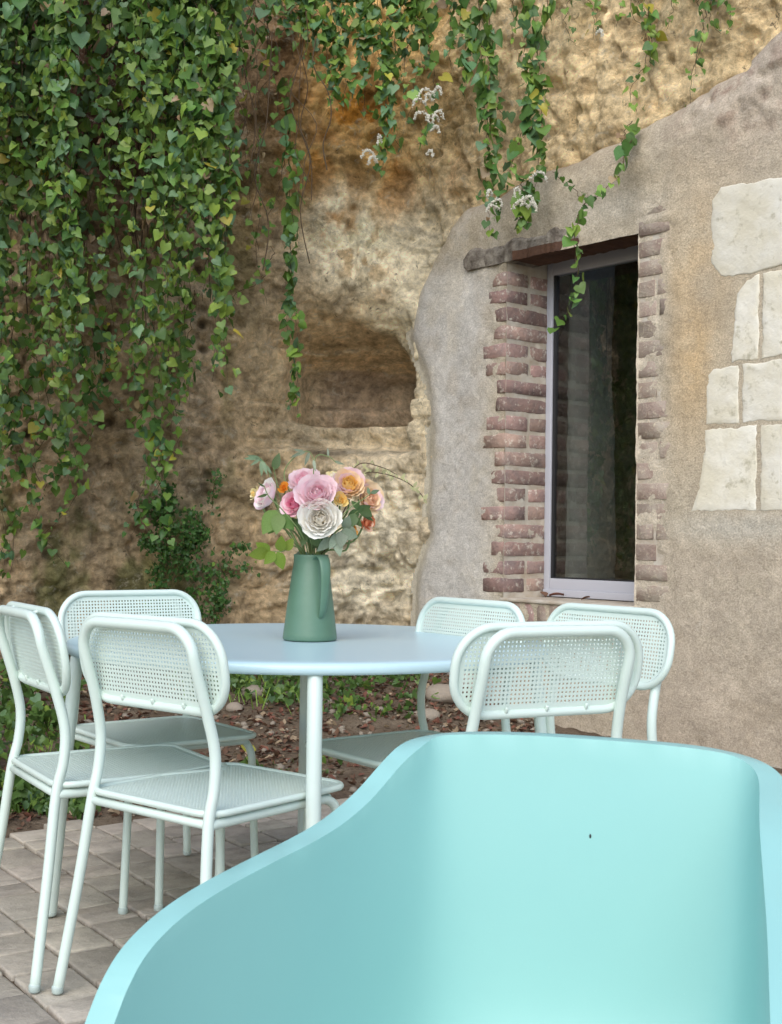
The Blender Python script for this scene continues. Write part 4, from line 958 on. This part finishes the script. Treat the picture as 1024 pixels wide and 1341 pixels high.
# ------------------------------------------------------------------ ground cover: dead leaves, pebbles, low greens
rnd = random.Random(9); LVn = []
for sd_ in range(3):
    V = [(-.3, -.1, .10+.1*sd_), (0, -.55, .02), (.32, 0, .14), (0, .5, .05+.1*sd_), (0, 0, 0)]; LVn.append((np.array(V), np.array([(0, 1, 4), (1, 2, 4), (2, 3, 4), (3, 0, 4)])))
items = []
def dirt_pt():
    while True:
        x = rnd.uniform(-2.6, .9); y = rnd.uniform(4.2, 7.9)
        if y > paved_edge(x)+.02*rnd.gauss(0, 1)-.02 and (Vector((x, y, 0))-Vector(W0)).dot(Vector(WN)) > -.05: return x, y
for i in range(9000):
    x, y = dirt_pt()
    dens = .35+.65*float(sstep(-.2, .3, vnoise(np.array([x*2.]), np.array([y*2.]), np.array([0.]), 7))[0])
    if rnd.random() > dens: continue
    items.append((np.array((x, y, gh(x, y)+.006)), np.array(Euler((rnd.gauss(0, .5), rnd.gauss(0, .5), rnd.uniform(0, 6.3))).to_matrix()), rnd.uniform(.018, .05), rnd.choices([0, 1, 2], [5, 3, 2])[0], rnd.randrange(3)))
tag(leaf_cloud('leaf_litter', items, [M['litter1'], M['litter2'], M['litter3']], None, LVn), 'brown and reddish dead leaves scattered over the soil behind the table', 'leaf litter', kind='stuff')
bm = bmesh.new(); bmesh.ops.create_icosphere(bm, subdivisions=1, radius=1); pv = np.array([v.co[:] for v in bm.verts]); pf = np.array([[v.index for v in f.verts] for f in bm.faces]); bm.free()
PS = [(pv*np.array([1, .8, .55])*(1+.15*np.random.default_rng(k).normal(size=(len(pv), 1))), pf) for k in range(3)]
items = []
for i in range(1000):
    x, y = dirt_pt()
    items.append((np.array((x, y, gh(x, y)+.003)), np.array(Euler((rnd.gauss(0, .3), rnd.gauss(0, .3), rnd.uniform(0, 6.3))).to_matrix()), rnd.choice([.006, .009, .012, .018, .026]), 0, rnd.randrange(3)))
tag(leaf_cloud('pebbles', items, [M['pebble']], None, PS), 'small stones lying in the soil behind the terrace', 'pebbles', kind='stuff')
# larger loose stones
def rock(x, y, r, label, m=None):
    bm = bmesh.new(); bmesh.ops.create_icosphere(bm, subdivisions=3, radius=r); rs = rnd.uniform(0, 90)
    co = np.array([v.co[:] for v in bm.verts]); dd = 1+.28*fbm(co[:, 0]/r*1.1+rs, co[:, 1]/r*1.1, co[:, 2]/r*1.1, 4, 3)
    for v, d in zip(bm.verts, dd): v.co = Vector((v.co.x*d, v.co.y*d*.8, v.co.z*d*.62))
    me = bpy.data.meshes.new('stone'); bm.to_mesh(me); bm.free(); me.materials.append(M['pebble']); me.polygons.foreach_set('use_smooth', np.ones(len(me.polygons), bool))
    o = link('stone', me); o.location = (x, y, gh(x, y)+r*.3); tag(o, label, 'stone', 'loose stones on the soil')
p = ground(330, 925, .12); rock(p.x, p.y, .07, 'largest pale loose stone on the soil under the table edge')
p = ground(308, 935, .12); rock(p.x, p.y, .045, 'smaller loose stone just left of the largest one')
p = ground(586, 930, .06); rock(p.x-.05, p.y-.25, .10, 'broken brown stone at the foot of the plaster wall')
p = ground(560, 955, .03); rock(p.x, p.y-.1, .06, 'flat stone beside the far chair leg near the wall foot')
# yellow fallen leaf
o = link('fallen_leaf', HEART[4, 1]); p = ground(322, 993, .02); o.location = (p.x, p.y, gh(p.x, p.y)+.03); o.scale = (.075,)*3; o.rotation_euler = (-1.15, .2, .6); tag(o, 'single bright yellow fallen leaf on the soil under the table', 'leaf')
# low green plants (uncountable cover)
items = []
def green_patch(px0, px1, py0, py1, zg_, n, hgt, spread=.10):
    for i in range(n):
        p = ground(rnd.uniform(px0, px1), rnd.uniform(py0, py1), zg_)
        if p.y > 7.9: p.y = 7.7
        z0 = gh(p.x, p.y)
        for k in range(7):
            a = rnd.uniform(0, 6.28); h_ = hgt*rnd.uniform(.3, 1); items.append((np.array((p.x+rnd.gauss(0, spread*.5), p.y+rnd.gauss(0, spread*.5), z0+h_)), np.array(Euler((-rnd.uniform(.2, 1.5), rnd.gauss(0, .6), a)).to_matrix()), rnd.uniform(.02, .05), rnd.choices([0, 1, 2, 3], [1.5, 7, 1, .6])[0], rnd.randrange(4)))
green_patch(240, 420, 880, 915, .2, 70, .09); green_patch(400, 540, 880, 905, .2, 50, .07); green_patch(10, 70, 1035, 1068, 0, 40, .05, .06); green_patch(60, 110, 1045, 1068, 0, 14, .04, .06)
green_patch(0, 100, 900, 990, .12, 60, .13); green_patch(-80, 20, 880, 1050, .08, 70, .12); green_patch(430, 540, 930, 950, .08, 14, .05); green_patch(300, 420, 1000, 1030, .02, 10, .03); green_patch(640, 660, 900, 912, .1, 10, .08)
tag(leaf_cloud('ground_cover', items, LEAF), 'low green weeds growing along the foot of the rock and the edge of the terrace', 'weeds', kind='stuff')
gb = MB()
for i in range(420):
    px = rnd.choice([rnd.uniform(240, 420), rnd.uniform(240, 420), rnd.uniform(0, 120), rnd.uniform(10, 70)]); p = ground(px, rnd.uniform(880, 930) if px > 120 else rnd.uniform(980, 1068), .15 if px > 120 else .0)
    p.y = min(p.y, 7.7); z0 = gh(p.x, p.y); a = rnd.uniform(0, 6.28); L_ = rnd.uniform(.06, .16)*(1 if px > 120 else .5); d = Vector((math.cos(a), math.sin(a), 0)); q = Vector((p.x, p.y, z0)); w = Vector((-d.y, d.x, 0))*.003
    m1 = q+d*L_*.4+Vector((0, 0, L_*.7)); m2 = q+d*L_*.95+Vector((0, 0, L_*.72)); gb.add([q-w, q+w, m1+w, m1-w, m2], [(0, 1, 2, 3), (3, 2, 4)])
tag(gb.build('grass', LEAF[3]), 'thin grass blades among the weeds behind the terrace', 'grass', kind='stuff')

# ------------------------------------------------------------------ ROSES
PETAL_N = 5
def petal_mesh(m, width=1.0, cup=.35, roll_=.25):
    V = []; F = []; nu_, nv_ = 8, 7; prr = random.Random(len(bpy.data.meshes))
    for j in range(nv_+1):
        t = j/nv_; w = width*(.28+.72*math.sin(min(1, t*1.15)*math.pi/2))*(1-.22*max(0, t-.75)/.25)
        for i in range(nu_+1):
            s = i/nu_*2-1; x = s*w*.5*(1+prr.uniform(-.03, .03)*t); ed = (1-.16*abs(s)**2.5*t)*(1+prr.uniform(-.035, .03)*max(0, t-.6)*2.5)
            V.append((x, -cup*(s*s)*.35*w-.035*math.sin(s*7+prr.random())*t*t, t*ed)); 
            V[-1] = (V[-1][0], V[-1][1]+cup*.55*math.sin(t*math.pi)*-1*0+roll_*max(0, t-.7)**2*2.2+.22*math.sin(t*math.pi*.9)*1.0, V[-1][2])
    for j in range(nv_):
        for i in range(nu_): a = j*(nu_+1)+i; F.append((a, a+1, a+nu_+2, a+nu_+1))
    return mesh_from('petal', V, F, m)
def petmat(name, c1, c2): return mat(name, c1, .55, var=c2, vscale=1.2, random_val=.05, translucent=.30, spec=.25)
def rose(px, py, rpx, Y, inner, outer, label, face=(0, -1, .55), petals=30, openness=1.0):
    c = at(px, py, Y); r = rpx*Y/FPX; f = Vector(face).normalized()
    base = c-f*r*.55
    t = thing('rose', label, 'rose', tuple(base), 0, 'roses in the green jug'); q = f.to_track_quat('Z', 'Y')
    q = q @ Euler((0, 0, random.uniform(0, 6))).to_quaternion(); t.rotation_mode = 'QUATERNION'; t.rotation_quaternion = q
    mi = [petal_mesh(m_, 1.0, .5, .3) for m_ in inner for _ in range(2)]; mo = [petal_mesh(m_, w_, .45, .55) for m_ in outer for w_ in (1.05, 1.18, 1.28)]
    for i in range(petals):
        u = i/(petals-1); ang_ = i*2.39996+random.uniform(-.2, .2); tilt_ = (-0.34+1.22*u**.9)*openness+random.uniform(-.05, .05); L_ = r*(.70+.46*u)*random.uniform(.94, 1.05)
        o = link('petal', random.choice(mi if u < .5 else mo), t)
        rad = r*.16*u+r*.035
        # local frame: petal grows along z, leans outward along +y
        m_ = Matrix.Rotation(ang_, 4, 'Z') @ Matrix.Translation((0, rad*(.5 if u < .3 else 1), r*.05*(1-u))) @ Matrix.Rotation(-tilt_, 4, 'X') @ Matrix.Diagonal((L_*(.70+.35*u), L_*.9, L_, 1))
        o.matrix_local = m_
    b = MB(); b.tube([(0, 0, -r*.18), (0, 0, r*.08)], [r*.10, r*.2], 8); b.build('calyx', M['green_stem'], t)
    neck = Vector((VX0+random.uniform(-.02, .02), VY0+random.uniform(-.02, .02), vz+.10)); qi = q.inverted()
    mid = base-f*.04+Vector((0, 0, -.05)); pts = catmull([base, mid, Vector(((mid.x+neck.x)/2, (mid.y+neck.y)/2, vz+.235)) if False else (mid*.35+Vector((VX0, VY0, vz+.23))*.65), neck], 5)
    b = MB(); b.tube([qi @ (p-base) for p in pts], .0028, 7); b.build('stem', M['green_stem'], t)
    return t
pk1 = petmat('petal_light_pink', (.89, .66, .70), (.91, .79, .80)); pk2 = petmat('petal_pink', (.87, .50, .58), (.89, .65, .69)); pkd = petmat('petal_deep_pink', (.82, .25, .40), (.85, .42, .52))
wh1 = petmat('petal_white', (.90, .87, .82), (.88, .85, .76)); wh2 = petmat('petal_cream', (.88, .81, .68), (.90, .86, .78)); pc1 = petmat('petal_peach', (.90, .68, .42), (.90, .76, .56)); pc2 = petmat('petal_apricot', (.88, .56, .36), (.90, .70, .54))
yl = petmat('petal_yellow', (.88, .60, .16), (.90, .70, .34)); og = petmat('petal_orange', (.78, .26, .03), (.82, .40, .05)); co = petmat('petal_coral', (.68, .18, .07), (.80, .38, .22)); py_ = petmat('petal_pale_yellow', (.82, .70, .34), (.84, .78, .52))
rose(396, 629, 21, 3.43, [pk2], [pk1], 'light pink rose at the back top of the bouquet, behind the big pink one', (-.2, -.75, .75), 26)
rose(457, 633, 22, 3.37, [yl], [pc1, pc1, pk1], 'peach rose with a yellow heart right of the pink ones', (.12, -.9, .5), 30)
rose(485, 653, 20, 3.39, [pc2], [pc1, pk1], 'apricot pink rose at the right side of the bouquet', (.6, -.8, .25), 26)
rose(348, 648, 21, 3.36, [pk1], [pk1, wh1], 'pale pink rose leaning out at the far left of the bouquet', (-.75, -.5, .35), 26, .9)
rose(384, 659, 18, 3.335, [pkd], [pk2, pk1], 'deep pink cupped rose left of the bouquet centre', (-.45, -.85, .25), 26)
rose(415, 645, 25, 3.31, [pk2, pk1], [pk1], 'largest light pink rose in the centre above the white one', (.02, -.9, .45), 34)
rose(419, 679, 25, 3.29, [wh2, wh1], [wh1], 'white rose at the front bottom of the bouquet', (.05, -.98, .12), 36)
rose(474, 640, 18, 3.44, [pc2], [pc1], 'peach rose half hidden at the right between the yellow hearted one and the apricot one', (.35, -.8, .5), 24)
rose(482, 685, 12, 3.37, [co], [co, pc2], 'small coral rose low on the right', (.7, -.6, .0), 16)
rose(460, 694, 9, 3.35, [og], [og], 'small orange rose bud under the right roses', (.3, -.9, .1), 12)
rose(372, 638, 8, 3.40, [og], [og], 'orange bud peeping between the left pink roses', (-.1, -.9, .5), 10)
rose(332, 646, 9, 3.42, [yl], [py_], 'yellow bud behind the pale pink rose at the far left', (-.8, -.5, .3), 12)
rose(446, 655, 10, 3.33, [yl], [py_, yl], 'small yellow rose between the white and the peach rose', (.2, -.95, .2), 14)
rose(436, 622, 9, 3.42, [wh2], [py_], 'small cream bud at the top of the bouquet', (.1, -.6, .9), 12)

# foliage sprigs in the jug
LANCE = [lance_leaf(6, .13, .3), lance_leaf(6, .24, .2), lance_leaf(6, .33, .25)]
def sprig(label, pts, leaves, m, stem_m=None, from_jug=True):
    """pts: (px, py, Y); leaves: list of (t along, dx, dz, length, shape)"""
    W = [at(*p) for p in pts]
    if from_jug: W = [Vector((VX0+random.uniform(-.015, .015), VY0+random.uniform(-.015, .015), vz+.12)), Vector((VX0+(W[0].x-VX0)*.3, VY0+(W[0].y-VY0)*.3, vz+.225))]+W
    c = catmull(W, 6); base = W[0]; t = thing('leafy_sprig', label, 'leaves', tuple(base), 0, 'greenery in the green jug')
    b = MB(); b.tube([p-base for p in c], [.0022*(1-.5*i/len(c)) for i in range(len(c))], 6); b.build('stem', stem_m or M['green_stem'], t)
    for (tt, dx, dz, L_, sh_) in leaves:
        p = c[min(len(c)-1, int(tt*(len(c)-1)))]; d = Vector((dx, random.uniform(-.5, .0), dz)).normalized()
        me = LM[(m.name, sh_)] if (m.name, sh_) in LM else LM.setdefault((m.name, sh_), mesh_from('leaf', *LANCE[sh_], m))
        o = link('leaf', me, t); o.location = p-base; z = -d; y = Vector((0, 1, .35)); y = (y-z*y.dot(z)).normalized(); x = y.cross(z)
        o.rotation_euler = Matrix((x, y, z)).transposed().to_euler(); o.scale = (L_,)*3
    return t
LM = {}
gg = leafmat('rose_leaf_light', (.20, .30, .03), (.28, .36, .06), .45); gd = leafmat('rose_leaf_dark', (.07, .13, .04), (.10, .16, .06), .3); gp_ = leafmat('olive_leaf', (.16, .24, .14), (.22, .30, .18), .25); gs = leafmat('greyish_leaf', (.20, .25, .17), (.28, .32, .23), .25); gy_ = leafmat('pale_seed', (.45, .45, .22), (.55, .52, .30), .3)
sprig('sprig of narrow olive green leaves sticking out at the upper left of the bouquet', [(372, 690, 3.36), (358, 640, 3.38), (350, 612, 3.38), (340, 599, 3.38)], [(1, -1, -.15, .042, 0), (1, -1, .1, .035, 0), (.97, -.7, -.6, .034, 0), (.94, .0, -1, .045, 0), (.93, -.6, .2, .03, 0), (.9, .3, -1, .04, 0), (.86, .5, -.8, .03, 0)], gp_)
sprig('single upright dark leaf behind the light pink rose', [(375, 680, 3.42), (362, 630, 3.45), (358, 612, 3.45)], [(.95, .3, 1, .05, 1)], gd)
sprig('pale drooping twig arching over the top of the pink roses', [(385, 660, 3.40), (372, 620, 3.42), (390, 595, 3.42), (405, 592, 3.42), (412, 606, 3.42)], [(.7, -.8, -.5, .03, 0), (.85, -.3, -1, .04, 0), (.8, -1, -.4, .04, 0), (.95, .2, -1, .035, 0), (.75, -.9, .1, .03, 0)], gs)
sprig('thin twig with a leaf curving right over the top of the bouquet', [(410, 650, 3.42), (413, 600, 3.43), (430, 598, 3.43), (440, 606, 3.42)], [(.95, 1, -.4, .03, 0), (.8, -.1, 1, .025, 0)], gs)
sprig('long trailing twig with tiny pale buds reaching right beyond the roses', [(455, 660, 3.40), (475, 622, 3.40), (500, 620, 3.38), (530, 630, 3.36), (550, 646, 3.35), (556, 655, 3.35)], [(.45+.55*i/24, random.choice([-1, 1])*.6, random.choice([-1, 1, .5]), random.uniform(.010, .020), 1) for i in range(24)], gy_, M['stem'])
sprig('second short twig of tiny pale leaves above the peach rose', [(450, 640, 3.42), (470, 608, 3.42), (500, 612, 3.40), (520, 622, 3.40)], [(.5+.5*i/14, random.choice([-1, 1])*.6, random.choice([-1, 1, .5]), random.uniform(.012, .022), 0) for i in range(14)], gy_, M['stem'])
sprig('bright yellow green rose leaves hanging low on the left of the jug', [(385, 715, 3.33), (370, 722, 3.31), (352, 722, 3.30)], [(1, -1, -.25, .055, 2), (.97, -.9, .5, .045, 2), (.85, .3, -1, .050, 2), (.8, .1, 1, .045, 2), (.9, -.6, -.8, .045, 2), (.72, .5, .7, .04, 2)], gg)
sprig('large green rose leaves below the pale pink rose', [(388, 710, 3.34), (372, 680, 3.33), (362, 668, 3.33)], [(1, -.5, -1, .075, 2), (.9, -.1, -1, .06, 2), (.85, .7, -.8, .055, 2), (.8, -.7, -.9, .06, 1)], leafmat('rose_leaf_mid', (.13, .23, .05), (.17, .27, .07), .35))
sprig('grey green leaves drooping over the right rim of the jug', [(425, 712, 3.33), (440, 700, 3.31), (455, 690, 3.31)], [(1, .5, -.6, .04, 2), (.9, -.1, -1, .05, 2), (.8, -.5, -1, .05, 1), (.7, -.8, -.8, .055, 1), (.85, .9, -.3, .05, 2), (.95, .3, .8, .04, 2), (.75, .2, -1, .06, 1)], gs)
sprig('dark rose leaves filling the middle of the bouquet above the rim', [(408, 712, 3.35), (402, 700, 3.34), (398, 690, 3.34)], [(.5, -.4, .8, .05, 1), (.7, .3, .9, .05, 2), (.9, .8, .5, .05, 2), (1, -.8, .4, .05, 1), (.8, -.3, -1, .04, 1), (.6, .9, -.3, .045, 1), (.4, .6, 1, .06, 1), (.65, -.7, .8, .06, 1)], gd)
sprig('green leaves tucked under the peach and coral roses at the right', [(440, 705, 3.36), (462, 675, 3.35), (475, 665, 3.35)], [(1, .5, -.5, .04, 2), (.9, -.6, -.5, .04, 2), (.85, .8, .3, .04, 2), (.8, -.3, -1, .045, 2), (.95, -.7, .6, .035, 1), (.75, .7, -.9, .04, 1), (.9, .9, -.7, .05, 0)], gd)
sprig('thin bare rose stem crossing in front of the apricot rose', [(430, 700, 3.31), (455, 668, 3.30), (478, 652, 3.30), (486, 645, 3.30)], [(.98, 1, .3, .025, 1), (.9, -.2, 1, .02, 1)], gp_)
sprig('thin green twig crossing the pale pink rose at the left', [(395, 700, 3.32), (370, 668, 3.30), (352, 650, 3.30), (346, 636, 3.30)], [(.98, -1, .5, .02, 0), (.85, -.8, -.3, .03, 0)], gd)

# dark fleck on the armchair's backrest: where the sight line meets the shell
bpy.context.view_layer.update()
dg = bpy.context.evaluated_depsgraph_get(); ev = so.evaluated_get(dg); r_ = Vector(ray(773, 1095)); im = ev.matrix_world.inverted()
ok, loc, nor, _ = ev.ray_cast(im @ Vector((0, 0, CAM_H)), (im.to_3x3() @ r_).normalized())
if ok: o = link('speck', SPECK, arm); o.location = loc; o.scale = (.8, .8, 1.6)
